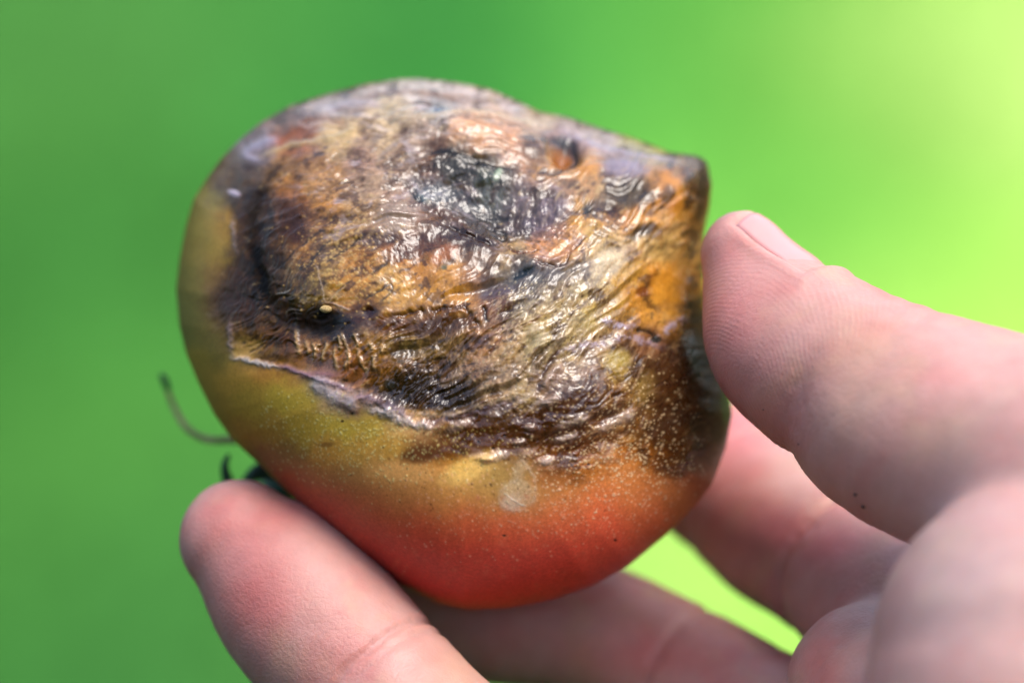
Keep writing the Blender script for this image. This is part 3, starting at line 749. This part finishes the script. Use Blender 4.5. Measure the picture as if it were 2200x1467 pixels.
def sample(img, px, py):
    fx = np.clip((px - X0) / ST, 0, img.shape[1] - 1.001); fy = np.clip((py - Y0) / ST, 0, img.shape[0] - 1.001)
    ix = fx.astype(int); iy = fy.astype(int); fx = fx - ix; fy = fy - iy
    if img.ndim == 3: fx, fy = fx[..., None], fy[..., None]
    return (img[iy, ix] * (1 - fx) + img[iy, ix + 1] * fx) * (1 - fy) + (img[iy + 1, ix] * (1 - fx) + img[iy + 1, ix + 1] * fx) * fy
def build_tomato():
    NT, NF, NBk = 1280, 400, 60
    th = np.arange(NT) / NT * 2 * np.pi - np.pi
    R = sil_radius(th)
    phi = np.concatenate([np.linspace(0.004, np.pi / 2, NF), np.linspace(np.pi / 2, np.pi - 0.01, NBk + 1)[1:]])
    TH, PH = np.meshgrid(th, phi)
    RR = np.broadcast_to(R, TH.shape)
    rho = np.sin(PH)
    px = CX + RR * rho * np.cos(TH); py = CY - RR * rho * np.sin(TH)
    cosp = np.cos(PH)
    dep = np.where(cosp > 0, DF, DB) * np.sign(cosp) * np.abs(cosp) ** 0.92
    tilt = TILT * (CY - py) / PPM
    y = YC - dep + tilt * np.where(cosp > 0, 1, 1) 
    # right-hand shoulder turns away a little more
    y = y + 0.06 * np.maximum(px - 1250, 0) / PPM * np.maximum(cosp, 0) * 3
    ysil = YC + tilt
    yk = np.minimum(y, ysil)
    k = (DIST + yk) / DIST / PPM
    base = np.stack([(px - 1100) * k, y, (733.5 - py) * k], -1)
    # normals of the plain body
    dth = np.roll(base, -3, 1) - np.roll(base, 3, 1)
    dph = np.gradient(base, axis=0)
    nrm = np.cross(dth, dph)
    nrm /= np.linalg.norm(nrm, axis=-1, keepdims=True) + 1e-9
    ctr = base.mean((0, 1))
    if ((base - ctr) * nrm).sum(-1).mean() < 0: nrm = -nrm
    front = smooth(-0.10, 0.12, cosp)
    h = sample(H, px, py) * front
    sil_f = smooth(0.0, 0.35, cosp)
    h = h * (0.35 + 0.65 * sil_f)
    v = base + nrm * h[..., None]
    col = sample(COL, px, py)
    back = lin((196, 70, 34)) * smooth(-10, 20, (CY + 200 - 0 * py) * 0 + (py - 700) / 15)[..., None] + lin((150, 140, 52)) * (1 - smooth(-10, 20, (py - 700) / 15))[..., None]
    f3 = smooth(-0.35, -0.05, cosp)[..., None]
    col = col * f3 + back * (1 - f3)
    wet = sample(WET, px, py)
    n = len(phi)
    verts = v.reshape(-1, 3)
    idx = np.arange(n * NT).reshape(n, NT)
    a = idx[:-1]; b = idx[1:]
    quads = np.stack([a, b, np.roll(b, -1, 1), np.roll(a, -1, 1)], -1).reshape(-1, 4)
    f0 = v[0].mean(0); f1 = v[-1].mean(0)
    verts = np.vstack([verts, f0, f1])
    i0, i1 = len(verts) - 2, len(verts) - 1
    cap0 = np.stack([np.full(NT, i0), idx[0], np.roll(idx[0], -1), np.roll(idx[0], -1)], -1)
    ob_verts = verts
    # caps as thin quads would be degenerate: close the poles by collapsing onto one ring
    me_faces = quads
    ob = mesh_from("tomato", ob_verts[:-2], me_faces, origin_mm=(P(CX, 1300, YC)[0], YC, P(CX, 1300, YC)[2]))
    me = ob.data
    bm = bmesh.new(); bm.from_mesh(me); bm.verts.ensure_lookup_table()
    bm.faces.new([bm.verts[i] for i in idx[0]][::1])
    bm.faces.new([bm.verts[i] for i in idx[-1]][::-1])
    bmesh.ops.recalc_face_normals(bm, faces=bm.faces)
    bm.to_mesh(me); bm.free()
    me.polygons.foreach_set("use_smooth", np.ones(len(me.polygons), bool))
    set_attr(me, "skin", col.reshape(-1, 3), 'FLOAT_COLOR')
    set_attr(me, "wet", wet.ravel(), 'FLOAT')
    N = Nodes("rotten_tomato_skin")
    at = N.attr("skin"); wt = N.attr("wet")
    nz = N.noise(2600, 4, 0.6)
    r = N.n("ShaderNodeMapRange"); N.l(nz.outputs[0], r.inputs[0])
    r.inputs[1].default_value = 0.3; r.inputs[2].default_value = 0.7; r.inputs[3].default_value = 0.82; r.inputs[4].default_value = 1.15
    c = mixcol(N, 1.0, at.outputs[0], r.outputs[0], 'MULTIPLY')
    N.l(c, N.b.inputs["Base Color"])
    rg = N.n("ShaderNodeMapRange"); N.l(wt.outputs["Fac"], rg.inputs[0])
    rg.inputs[3].default_value = 0.46; rg.inputs[4].default_value = 0.19
    nz2 = N.noise(1500, 3)
    N.l(N.math('ADD', rg.outputs[0], N.math('MULTIPLY', N.math('SUBTRACT', nz2.outputs[0], 0.5), 0.25)), N.b.inputs["Roughness"])
    N.l(N.math('ADD', N.math('MULTIPLY', wt.outputs["Fac"], 0.48), 0.07), N.b.inputs["Specular IOR Level"])
    N.b.inputs["Subsurface Weight"].default_value = 0.12
    N.b.inputs["Subsurface Radius"].default_value = (1.0, 0.4, 0.2)
    N.b.inputs["Subsurface Scale"].default_value = 0.0012
    nz3 = N.noise(3800, 4, 0.65)
    bp = N.n("ShaderNodeBump"); bp.inputs["Distance"].default_value = 0.00006
    N.l(N.math('MULTIPLY', wt.outputs["Fac"], 0.35), bp.inputs["Strength"])
    N.l(nz3.outputs[0], bp.inputs["Height"]); N.l(bp.outputs[0], N.b.inputs["Normal"])
    me.materials.append(N.mat)
    ob["label"] = "rotting tomato with brown sunken wrinkled patch above orange red skin"
    ob["category"] = "tomato"
    return ob
tomato = build_tomato()
ROOT_T = tomato

def tube(pts_mm, radii, seg=14, squash=None):
    """tapered tube along smoothed points (mm); squash = (axis, factor) flattens the section"""
    p = catmull(pts_mm, 8); r = catmull(np.asarray(radii, float)[:, None], 8)[:, 0]
    n = len(p)
    tan = np.gradient(p, axis=0); tan /= np.linalg.norm(tan, axis=1, keepdims=True)
    up = np.array([0.0, 1.0, 0.2]); V = []
    for i in range(n):
        a = np.cross(tan[i], up); a /= np.linalg.norm(a); b = np.cross(a, tan[i])
        for s in range(seg):
            t = 2 * np.pi * s / seg
            sx = squash if squash else 1.0
            V.append(p[i] + r[i] * (a * math.cos(t) + b * math.sin(t) * sx))
    F = []
    for i in range(n - 1):
        for s in range(seg):
            F.append((i * seg + s, i * seg + (s + 1) % seg, (i + 1) * seg + (s + 1) % seg, (i + 1) * seg + s))
    F.append(tuple(range(seg))[::-1]); F.append(tuple(range((n - 1) * seg, n * seg)))
    return np.array(V), F

# scar at the flower end: a pale dry fleck sitting in the dark pit
def build_scar():
    bm = bmesh.new(); bmesh.ops.create_icosphere(bm, subdivisions=3, radius=1.0)
    co = np.array([v.co for v in bm.verts]); faces = [[v.index for v in f.verts] for f in bm.faces]; bm.free()
    rs = np.random.RandomState(5)
    d = co + 0.10 * np.stack([noise(co[:, 0] * 3 + i, co[:, 2] * 3 + co[:, 1] * 2, 140 + i) for i in range(3)], -1)
    d = d * np.array([0.72, 0.4, 0.45])
    # onto the skin
    w = P(700, 664, 0)
    dep = bpy.context.evaluated_depsgraph_get()
    bvh = BVHTree.FromObject(tomato, dep)
    o = Vector(cam_loc); t = Vector(to_world(P(700, 664, 0))) - o
    mw = tomato.matrix_world.copy(); mw.translation = tomato.location
    hit = bvh.ray_cast(o - tomato.location, t.normalized())
    dist = (hit[0] + tomato.location - o)
    yloc = float(np.dot(np.array(dist), AY)) * 1000 - DIST
    c = P(700, 664, yloc - 0.25)
    N = Nodes("dry_scar")
    nz = N.noise(4000, 4, 0.7)
    cr = N.n("ShaderNodeValToRGB"); N.l(nz.outputs[0], cr.inputs[0])
    cr.color_ramp.elements[0].position = 0.3; cr.color_ramp.elements[0].color = (*lin((116, 88, 44)), 1)
    cr.color_ramp.elements[1].position = 0.65; cr.color_ramp.elements[1].color = (*lin((182, 156, 100)), 1)
    N.l(cr.outputs[0], N.b.inputs["Base Color"]); N.b.inputs["Roughness"].default_value = 0.7
    bp = N.n("ShaderNodeBump"); bp.inputs["Distance"].default_value = 0.0001; bp.inputs["Strength"].default_value = 0.8
    N.l(nz.outputs[0], bp.inputs["Height"]); N.l(bp.outputs[0], N.b.inputs["Normal"])
    return mesh_from("blossom_scar", d + c, faces, c, N.mat, tomato)
build_scar()

# calyx: thin dried sepals and a stub of stem behind the lower left
def leaf_mat(name, c0, c1):
    N = Nodes(name); nz = N.noise(700, 4, 0.6)
    cr = N.n("ShaderNodeValToRGB"); N.l(nz.outputs[0], cr.inputs[0])
    cr.color_ramp.elements[0].position = 0.3; cr.color_ramp.elements[0].color = (*lin(c0), 1)
    cr.color_ramp.elements[1].position = 0.7; cr.color_ramp.elements[1].color = (*lin(c1), 1)
    N.l(cr.outputs[0], N.b.inputs["Base Color"]); N.b.inputs["Roughness"].default_value = 0.6
    return N.mat
sep_dry = leaf_mat("dried_sepal", (120, 100, 62), (176, 146, 108))
sep_green = leaf_mat("green_sepal", (16, 44, 28), (34, 76, 42))
def part_tube(name, pts, radii, mat, squash=1.0, label=None, parent=None):
    mm = [P(*q) for q in pts]
    V, F = tube(mm, radii, 12, squash)
    ob = mesh_from(name, V, F, mm[-1], mat, parent or tomato)
    if label: ob["label"] = label
    return ob
dry_sepal = part_tube("sepal", [(352,812,36),(368,860,36),(398,915,35),(440,942,34),(500,944,33),(560,935,32),(620,930,30)], [0.3,0.36,0.42,0.45,0.55,0.9,1.2], sep_dry, 0.5, "long thin dried sepal curling up at the left")
part_tube("sepal_tip", [(345,803,36),(353,815,36),(362,838,36)], [0.25,0.5,0.35], sep_green, 0.8, None, dry_sepal)
part_tube("sepal", [(492,975,28),(483,1000,28),(490,1032,28.5),(512,1062,29),(545,1090,30),(590,1090,31)], [0.25,0.5,0.75,0.85,0.95,1.2], sep_green, 0.6, "short dark green hooked sepal above the fingertip")
part_tube("sepal", [(520,1045,30),(545,1020,30),(575,1010,30.5),(620,1020,31),(660,1030,31)], [0.4,1.0,1.3,1.5,1.4], sep_green, 0.6, "dark green sepal pressed against the tomato")
part_tube("stem", [(560,1070,38),(600,1050,38),(660,1030,37),(700,1010,34)], [1.8,2.0,2.2,2.8], sep_green, 1.0)

# ------------------------------------------------------------------ hand
def capsule_chain(pts):
    """pts: (px, py, depth, radius mm, flat) -> closed tube with round ends"""
    q = np.array([list(P(a, b, c)) + [r] for a, b, c, r in pts])
    d = catmull(q, 10)
    p, r = d[:, :3], d[:, 3]
    t = np.gradient(p, axis=0); t /= np.linalg.norm(t, axis=1, keepdims=True)
    # round caps
    cap = []
    for k in range(7):
        a = np.pi / 2 * (1 - k / 7)
        cap.append((p[0] - t[0] * r[0] * math.sin(a), max(r[0] * math.cos(a), 0.05)))
    end = []
    for k in range(1, 8):
        a = np.pi / 2 * k / 7
        end.append((p[-1] + t[-1] * r[-1] * math.sin(a), max(r[-1] * math.cos(a), 0.05)))
    pp = np.array([c[0] for c in cap] + list(p) + [c[0] for c in end])
    rr = np.array([c[1] for c in cap] + list(r) + [c[1] for c in end])
    seg = 40
    V, F = [], []
    tt = np.vstack([np.repeat(t[:1], 7, 0), t, np.repeat(t[-1:], 7, 0)])
    for i in range(len(pp)):
        a = np.cross(tt[i], [0.1, 1, 0.15]); a /= np.linalg.norm(a); b = np.cross(a, tt[i])
        for s in range(seg):
            w = 2 * np.pi * s / seg
            V.append(pp[i] + rr[i] * (a * math.cos(w) + b * math.sin(w)))
    for i in range(len(pp) - 1):
        for s in range(seg):
            F.append((i * seg + s, i * seg + (s + 1) % seg, (i + 1) * seg + (s + 1) % seg, (i + 1) * seg + s))
    F.append(tuple(range(seg))[::-1]); F.append(tuple(range((len(pp) - 1) * seg, len(pp) * seg)))
    return V, F
THUMB = [(1602,548,11,5.6),(1640,625,9.5,8.0),(1690,705,7,9.8),(1765,775,4,10.8),(1870,848,0.5,12.0),(2010,918,-4,13.2),(2170,985,-9,14.0),(2330,1090,-16,16.0)]
RING = [(515,1158,15,7.5),(590,1232,14,9.8),(676,1332,12,10.6),(800,1468,9,10.2),(985,1645,3,10.2),(1350,1850,-4,12.0),(1800,2000,-6,15.0)]
MIDDLE = [(880,1236,37,7.4),(1030,1318,38,8.6),(1240,1345,38,9.0),(1450,1442,34,9.3),(1650,1570,25,10.2),(1900,1720,10,13.0),(2200,1850,0,17.0)]
INDEX = [(1280,790,56,7.8),(1400,905,56,9.0),(1520,1010,51,9.6),(1665,1118,42,10.2),(1850,1245,28,10.6),(2060,1420,12,13.0),(2300,1650,0,18.0)]
PALMPAD = [(1880,1480,6,10.6),(2000,1600,-2,15.0),(2250,1800,-8,20.0)]
THENAR = [(2262,1412,-26,19.5),(2270,1600,-28,21.0),(2350,1850,-26,23.0)]
WEB = [(2330,1090,-16,15.0),(2400,1300,-16,18.0),(2420,1700,-12,24.0)]
WRIST = [(2250,1850,-8,22.0),(2500,2000,-12,26.0),(2900,2250,-18,27.0),(3400,2550,-22,28.0)]
HEEL = [(1800,2000,-6,15.0),(2200,2150,-8,20.0),(2900,2400,-15,24.0)]
def build_hand():
    V, F = [], []
    for ch in (THUMB, RING, MIDDLE, INDEX, PALMPAD, THENAR, WEB, WRIST, HEEL):
        v, f = capsule_chain(ch)
        o = len(V); V += list(v); F += [tuple(i + o for i in q) for q in f]
    me = bpy.data.meshes.new("hand_parts")
    me.from_pydata([tuple(np.asarray(v) * 0.1) for v in V], [], F)   # 1 unit = 10 mm while remeshing
    tmp = bpy.data.objects.new("hand_parts", me); scene.collection.objects.link(tmp)
    m = tmp.modifiers.new("r", 'REMESH'); m.mode = 'VOXEL'; m.voxel_size = 0.055; m.use_smooth_shade = True
    s = tmp.modifiers.new("s", 'SMOOTH'); s.factor = 0.5; s.iterations = 34
    dg = bpy.context.evaluated_depsgraph_get()
    ev = tmp.evaluated_get(dg).to_mesh()
    n = len(ev.vertices)
    co = np.empty(n * 3, np.float32); ev.vertices.foreach_get("co", co); co = co.reshape(-1, 3).astype(float) * 10
    no = np.empty(n * 3, np.float32); ev.vertices.foreach_get("normal", no); no = no.reshape(-1, 3).astype(float)
    loops = np.empty(len(ev.loops), np.int32); ev.loops.foreach_get("vertex_index", loops)
    faces = loops.reshape(-1, 4) if len(loops) == 4 * len(ev.polygons) else None
    if faces is None: faces = [list(p.vertices) for p in ev.polygons]
    bpy.data.objects.remove(tmp)
    # ---- where along each digit a vertex lies
    chains = {}
    for nm, ch in (("t", THUMB), ("r", RING), ("m", MIDDLE), ("i", INDEX)):
        q = catmull(np.array([list(P(a, b, c)) + [r] for a, b, c, r in ch]), 10)
        best = np.full(n, 1e9); par = np.zeros(n); L = 0
        for a, b in zip(q[:-1], q[1:]):
            d = b[:3] - a[:3]; l = np.linalg.norm(d)
            t = np.clip(((co - a[:3]) @ d) / (l * l), 0, 1)
            e = np.linalg.norm(co - a[:3] - t[:, None] * d, axis=1) / (a[3] + (b[3] - a[3]) * t)
            mk_ = e < best; best = np.where(mk_, e, best); par = np.where(mk_, L + t * l, par); L += l
        chains[nm] = (best, par, q)
    disp = np.zeros(n)
    pix = lambda c: (1100 + c[:, 0] * PPM * DIST / (DIST + c[:, 1]), 733.5 - c[:, 2] * PPM * DIST / (DIST + c[:, 1]))
    px, py = pix(co)
    def on(nm): return smooth(1.25, 1.1, chains[nm][0])
    def crease(nm, pos, w, depth, skew=0.0):
        b, p, q = chains[nm]
        k = np.exp(-((p - pos + 0.4 * noise(co[:, 0] * .5, co[:, 2] * .5, 150)) / w) ** 2)
        return -depth * k * on(nm)
    disp += crease("r", 24.0, 0.7, 0.55) + crease("r", 25.8, 0.5, 0.3)
    disp += crease("i", 27.5, 1.0, 0.7) + crease("i", 50, 1.2, 0.8)
    disp += crease("m", 38.0, 0.9, 0.6)
    disp += crease("t", 30.0, 1.6, 0.16) + crease("t", 34.0, 1.8, 0.10)
    palm = smooth(0.1, 0.8, no @ np.array([-0.62, -0.25, -0.74])) * on("t"); pt = chains["t"][1]
    disp += palm * (0.7 * np.exp(-((pt - 13) / 5) ** 2) - 0.8 * np.exp(-((pt - 22.5) / 1.8) ** 2) + 0.7 * np.exp(-((pt - 30) / 5) ** 2))
    # pads of the fingertips bulge a little, folds of loose skin over the thumb knuckle
    disp += 0.5 * np.exp(-((chains["i"][1] - 37) / 5) ** 2) * on("i")
    disp += 0.10 * fbm(co[:, 0] * 0.25, co[:, 2] * 0.25 + co[:, 1] * 0.2, 3, 155)
    kn = np.exp(-(((px - 1960) / 120) ** 2 + ((py - 660) / 45) ** 2))
    disp += 0.05 * kn * np.sin((px * 0.35 + py * 1.0) / 5.5 + 2 * noise(px / 60, py / 60, 160))
    co2 = co + no * disp[:, None]
    # ---- colour
    c0 = lin((190, 141, 129)); red = lin((188, 94, 88)); pale = lin((198, 161, 149)); yel = lin((190, 152, 124))
    rn = fbm(co[:, 0] * 0.11 + 3, co[:, 2] * 0.11 + co[:, 1] * 0.07, 4, 170); yn = fbm(co[:, 0] * 0.14 - 7, co[:, 2] * 0.14 + co[:, 1] * 0.1, 4, 175)
    col = np.tile(c0, (n, 1))
    def mixto(c, k):
        k = np.clip(k, 0, 1)[:, None]
        return col * (1 - k) + c * k
    col = mixto(red, 0.35 * smooth(0.0, 0.5, rn))
    col = mixto(yel, 0.5 * smooth(0.05, 0.5, yn))
    col = mixto(pale, 0.4 * smooth(0.1, 0.5, -rn))
    def spot(x, y, rx, ry, c, a, nm=None):
        nonlocal col
        k = a * np.exp(-(((px - x) / rx) ** 2 + ((py - y) / ry) ** 2))
        if nm: k = k * on(nm)
        col = mixto(c, k)
    spot(540, 1250, 120, 160, red, 0.55, "r"); spot(560, 1310, 60, 50, lin((184, 84, 80)), 0.35, "r"); spot(760, 1400, 90, 80, red, 0.4, "r"); spot(520, 1110, 90, 70, red, 0.35, "r")
    spot(860, 1430, 40, 60, pale, 0.5, "r"); spot(1000, 1440, 80, 60, yel, 0.5, "r")
    spot(1570, 900, 80, 130, lin((206, 100, 110)), 0.6, "i"); spot(1660, 1120, 70, 60, lin((190, 92, 100)), 0.6, "i"); spot(1790, 1170, 90, 50, lin((206, 110, 116)), 0.6, "i")
    spot(1700, 1030, 50, 60, pale, 0.4, "i"); spot(1400, 1400, 160, 60, red, 0.5, "m"); spot(1770, 1450, 40, 50, red, 0.5)
    spot(1620, 900, 110, 160, red, 0.4, "t"); spot(1560, 640, 90, 130, lin((216, 132, 124)), 0.45, "t"); spot(1860, 740, 90, 60, yel, 0.5, "t"); spot(1830, 860, 60, 90, yel, 0.4, "t"); spot(2080, 800, 130, 80, lin((226, 170, 160)), 0.4, "t"); spot(2050, 950, 90, 70, yel, 0.35, "t")
    spot(2100, 1250, 160, 200, lin((206, 178, 170)), 0.5)
    col = col * 0.88
    # ---- fingerprint ridges: phase runs along the pad of the thumb and of the ring finger
    ph = np.zeros(n); am = np.zeros(n)
    cxp, cyp = 1470.0, 880.0                       # centre of the loops, near the lower rim of the pad
    tcore = P(1525, 900, 4)
    rel = co - tcore
    b_, p_, q_ = chains["t"]
    ax_t = P(1870, 842, 0.5) - P(1640, 625, 9.5); ax_t /= np.linalg.norm(ax_t)
    rad = np.sqrt(((rel @ ax_t) * 0.9) ** 2 + (np.linalg.norm(rel - (rel @ ax_t)[:, None] * ax_t, axis=1) * 0.75) ** 2)
    ph_t = (rad + 0.25 * noise(co[:, 0] * 0.3, co[:, 2] * 0.3, 183)) / 0.42 * 2 * np.pi
    k_t = on("t") * smooth(34, 24, p_) * smooth(2, 5, p_) * smooth(-0.5, 0.35, noise(co[:, 0] * 0.16, co[:, 2] * 0.16, 181) + 0.25 * (rad - 4) / 8)
    ph = np.where(k_t > 0.02, ph_t, ph); am = np.maximum(am, k_t)
    rel = co - P(560, 1250, 8)
    rad = np.linalg.norm(rel * np.array([1, .8, 1]), axis=1)
    k_r = on("r") * smooth(26, 20, chains["r"][1])
    ph = np.where(k_r > 0.02, rad / 0.46 * 2 * np.pi, ph); am = np.maximum(am, k_r * 0.22)
    # ---- bed for the thumb nail
    dorsal = np.array([0.66, -0.06, 0.75])
    ax3 = P(1740, 741, 5) - P(1600, 618, 10.5); ax3 /= np.linalg.norm(ax3)
    dorsal = dorsal - (dorsal @ ax3) * ax3; dorsal /= np.linalg.norm(dorsal)
    side = np.cross(ax3, dorsal)
    nc = P(1646, 644, 9.5)
    return co2, faces, col, ph, am, (ax3, dorsal, side, nc), n
hv, hf, hcol, hph, ham, nailf, hn = build_hand()
def nail_uv(c):
    ax3, dorsal, side, nc = nailf
    r = c - nc
    return r @ ax3, np.arctan2(r @ side, r @ dorsal), r
# nail: u along the thumb (negative toward the tip), v the angle round it
U0, U1, VH = -7.6, 4.8, 0.95
u, vv, rr_ = nail_uv(hv)
near = (np.linalg.norm(rr_, axis=1) < 16)
du = np.maximum(np.maximum(U0 - u, u - U1), 0); dv = np.maximum(np.abs(vv) - VH, 0) * 8.0
ed = np.hypot(du, dv)
ins_ = np.maximum(np.maximum(U0 - u, u - U1), (np.abs(vv) - VH) * 8.0)
nrm_dir = rr_ - (rr_ @ nailf[0])[:, None] * nailf[0]
nrm_dir /= np.linalg.norm(nrm_dir, axis=1, keepdims=True) + 1e-9
bed = near * (-0.55 * smooth(0.6, -0.4, ins_) + 0.35 * np.exp(-((ins_ - 1.1) / 0.8) ** 2) * smooth(U0 + 1, U0 + 4, u))
hv = hv + nrm_dir * bed[:, None]

def skin_material():
    N = Nodes("skin")
    at = N.attr("skin"); ph = N.attr("ridge_phase"); am = N.attr("ridge")
    nz = N.noise(420, 5, 0.6)
    r = N.n("ShaderNodeMapRange"); N.l(nz.outputs[0], r.inputs[0])
    r.inputs[1].default_value = 0.3; r.inputs[2].default_value = 0.7; r.inputs[3].default_value = 0.93; r.inputs[4].default_value = 1.06
    c = mixcol(N, 1.0, at.outputs[0], r.outputs[0], 'MULTIPLY')
    sn = N.math('SINE', ph.outputs["Fac"])
    jit = N.noise(700, 2)
    sn2 = N.math('MULTIPLY', sn, am.outputs["Fac"])
    # grooves of the print are a touch redder
    g = N.math('MULTIPLY', N.math('MULTIPLY', N.math('SUBTRACT', 1.0, sn), 0.5), N.math('MULTIPLY', am.outputs["Fac"], 0.05))
    c = mixcol(N, g, c, (*lin((176, 92, 84)), 1))
    N.l(c, N.b.inputs["Base Color"])
    N.b.inputs["Roughness"].default_value = 0.46
    N.b.inputs["Specular IOR Level"].default_value = 0.45
    N.b.inputs["Subsurface Weight"].default_value = 0.5
    N.b.inputs["Subsurface Radius"].default_value = (1.0, 0.36, 0.2)
    N.b.inputs["Subsurface Scale"].default_value = 0.0020
    b1 = N.n("ShaderNodeBump"); b1.inputs["Distance"].default_value = 0.000010; b1.inputs["Strength"].default_value = 0.9
    N.l(sn2, b1.inputs["Height"])
    vo = N.n("ShaderNodeTexVoronoi"); vo.inputs["Scale"].default_value = 1500; vo.feature = 'DISTANCE_TO_EDGE'
    N.l(N.tc.outputs["Object"], vo.inputs["Vector"])
    vm = N.math('MULTIPLY', N.math('MINIMUM', vo.outputs["Distance"], 0.15), N.math('SUBTRACT', 1.0, N.math('MULTIPLY', am.outputs["Fac"], 0.8)))
    b2 = N.n("ShaderNodeBump"); b2.inputs["Distance"].default_value = 0.00030; b2.inputs["Strength"].default_value = 0.3
    N.l(vm, b2.inputs["Height"]); N.l(b1.outputs[0], b2.inputs["Normal"])
    b3 = N.n("ShaderNodeBump"); b3.inputs["Distance"].default_value = 0.00014; b3.inputs["Strength"].default_value = 0.7
    nf = N.noise(2200, 4, 0.6)
    N.l(nf.outputs[0], b3.inputs["Height"]); N.l(b2.outputs[0], b3.inputs["Normal"])
    N.l(b3.outputs[0], N.b.inputs["Normal"])
    return N.mat
hand_origin = P(2500, 2000, -12)
hand = mesh_from("hand", hv, hf, hand_origin, skin_material())
set_attr(hand.data, "skin", hcol, 'FLOAT_COLOR')
set_attr(hand.data, "ridge_phase", hph, 'FLOAT')
set_attr(hand.data, "ridge", ham, 'FLOAT')
hand["label"] = "bare hand holding the rotting tomato between thumb and curled fingers"
hand["category"] = "hand"

def build_nail():
    ax3, dorsal, side, nc = nailf
    bvh = BVHTree.FromObject(hand, bpy.context.evaluated_depsgraph_get())
    nu, nv = 26, 22
    top = np.zeros((nu, nv, 3))
    for i in range(nu):
        for j in range(nv):
            a = (j / (nv - 1) * 2 - 1)
            fu = i / (nu - 1)
            uu = U0 + (U1 - U0) * fu + (0.9 * a * a if fu < 0.5 else -1.6 * a * a) * abs(fu - 0.5) * 2
            ang = a * (VH - 0.02)
            d = dorsal * math.cos(ang) + side * math.sin(ang)
            o = nc + ax3 * uu + d * 25
            ow = Vector(to_world(o)) - hand.location
            dw = Vector(to_world(nc + ax3 * uu) - to_world(o)).normalized()
            h = bvh.ray_cast(ow, dw)
            r = 25 - h[3] * 1000 if h[0] is not None else 8.0
            # longitudinal smoothness: blend with the ideal barrel
            top[i, j] = (nc + ax3 * uu) + d * (max(r, 3.0) + 0.42 - 0.75 * smooth(0.72, 1.0, fu) - 0.35 * abs(a) ** 6)
    for _ in range(6):
        t2 = top.copy()
        t2[1:-1] = 0.5 * top[1:-1] + 0.25 * (top[:-2] + top[2:])
        t2[:, 1:-1] = 0.5 * t2[:, 1:-1] + 0.25 * (t2[:, :-2] + t2[:, 2:])
        top = t2
    dirs = top - (nc + ((top - nc) @ ax3)[..., None] * ax3)
    dirs /= np.linalg.norm(dirs, axis=-1, keepdims=True)
    bot = top - dirs * 0.5
    V = np.vstack([top.reshape(-1, 3), bot.reshape(-1, 3)])
    k = nu * nv; F = []
    ix = lambda i, j: i * nv + j
    for i in range(nu - 1):
        for j in range(nv - 1):
            F.append((ix(i, j), ix(i, j + 1), ix(i + 1, j + 1), ix(i + 1, j)))
            F.append((k + ix(i, j), k + ix(i + 1, j), k + ix(i + 1, j + 1), k + ix(i, j + 1)))
    rim = [ix(0, j) for j in range(nv)] + [ix(i, nv - 1) for i in range(1, nu)] + [ix(nu - 1, j) for j in range(nv - 2, -1, -1)] + [ix(i, 0) for i in range(nu - 2, 0, -1)]
    for a, b in zip(rim, rim[1:] + rim[:1]):
        F.append((a, k + a, k + b, b))
    N = Nodes("finger_nail")
    N.b.inputs["Base Color"].default_value = (*lin((200, 142, 136)), 1)
    N.b.inputs["Specular IOR Level"].default_value = 0.35
    N.b.inputs["Roughness"].default_value = 0.3
    N.b.inputs["Subsurface Weight"].default_value = 0.3
    N.b.inputs["Subsurface Radius"].default_value = (1, 0.4, 0.3); N.b.inputs["Subsurface Scale"].default_value = 0.001
    nz = N.noise(600, 3); bp = N.n("ShaderNodeBump"); bp.inputs["Distance"].default_value = 0.00004; bp.inputs["Strength"].default_value = 0.4
    N.l(nz.outputs[0], bp.inputs["Height"]); N.l(bp.outputs[0], N.b.inputs["Normal"])
    ob = mesh_from("thumb_nail", V, F, nc, N.mat, hand)
    bm = bmesh.new(); bm.from_mesh(ob.data); bmesh.ops.recalc_face_normals(bm, faces=bm.faces); bm.to_mesh(ob.data); bm.free()
build_nail()

# crumbs of soil stuck to the thumb
def build_specks():
    bvh = BVHTree.FromObject(hand, bpy.context.evaluated_depsgraph_get())
    N = Nodes("soil"); N.b.inputs["Base Color"].default_value = (*lin((30, 22, 16)), 1); N.b.inputs["Roughness"].default_value = 0.9
    nz = N.noise(5000, 3); bp = N.n("ShaderNodeBump"); bp.inputs["Distance"].default_value = 0.0001; N.l(nz.outputs[0], bp.inputs["Height"]); N.l(bp.outputs[0], N.b.inputs["Normal"])
    for i, (px, py, r) in enumerate(((1838,1062,0.20),(1856,1088,0.26),(1716,954,0.12),(1790,890,0.10),(1640,880,0.10))):
        o = Vector(cam_loc); d = (Vector(to_world(P(px, py, 0))) - o).normalized()
        h = bvh.ray_cast(o - hand.location, d)
        if h[0] is None: continue
        yl = float(np.dot(np.array(h[0] + hand.location - o), AY)) * 1000 - DIST
        c = P(px, py, yl)
        bm = bmesh.new(); bmesh.ops.create_icosphere(bm, subdivisions=2, radius=1.0)
        co = np.array([v.co for v in bm.verts]); fc = [[v.index for v in f.verts] for f in bm.faces]; bm.free()
        co = co * (1 + 0.3 * noise(co[:, 0] * 2 + i * 5, co[:, 1] * 2 + co[:, 2], 190 + i))[:, None] * np.array([1.2, 0.7, 0.9]) * r
        mesh_from("soil_speck", co + c, fc, c, N.mat, hand)
build_specks()

# ------------------------------------------------------------------ render settings
scene.render.engine = 'CYCLES'
scene.cycles.use_denoising = True
scene.cycles.max_bounces = 8
scene.cycles.sample_clamp_indirect = 6.0
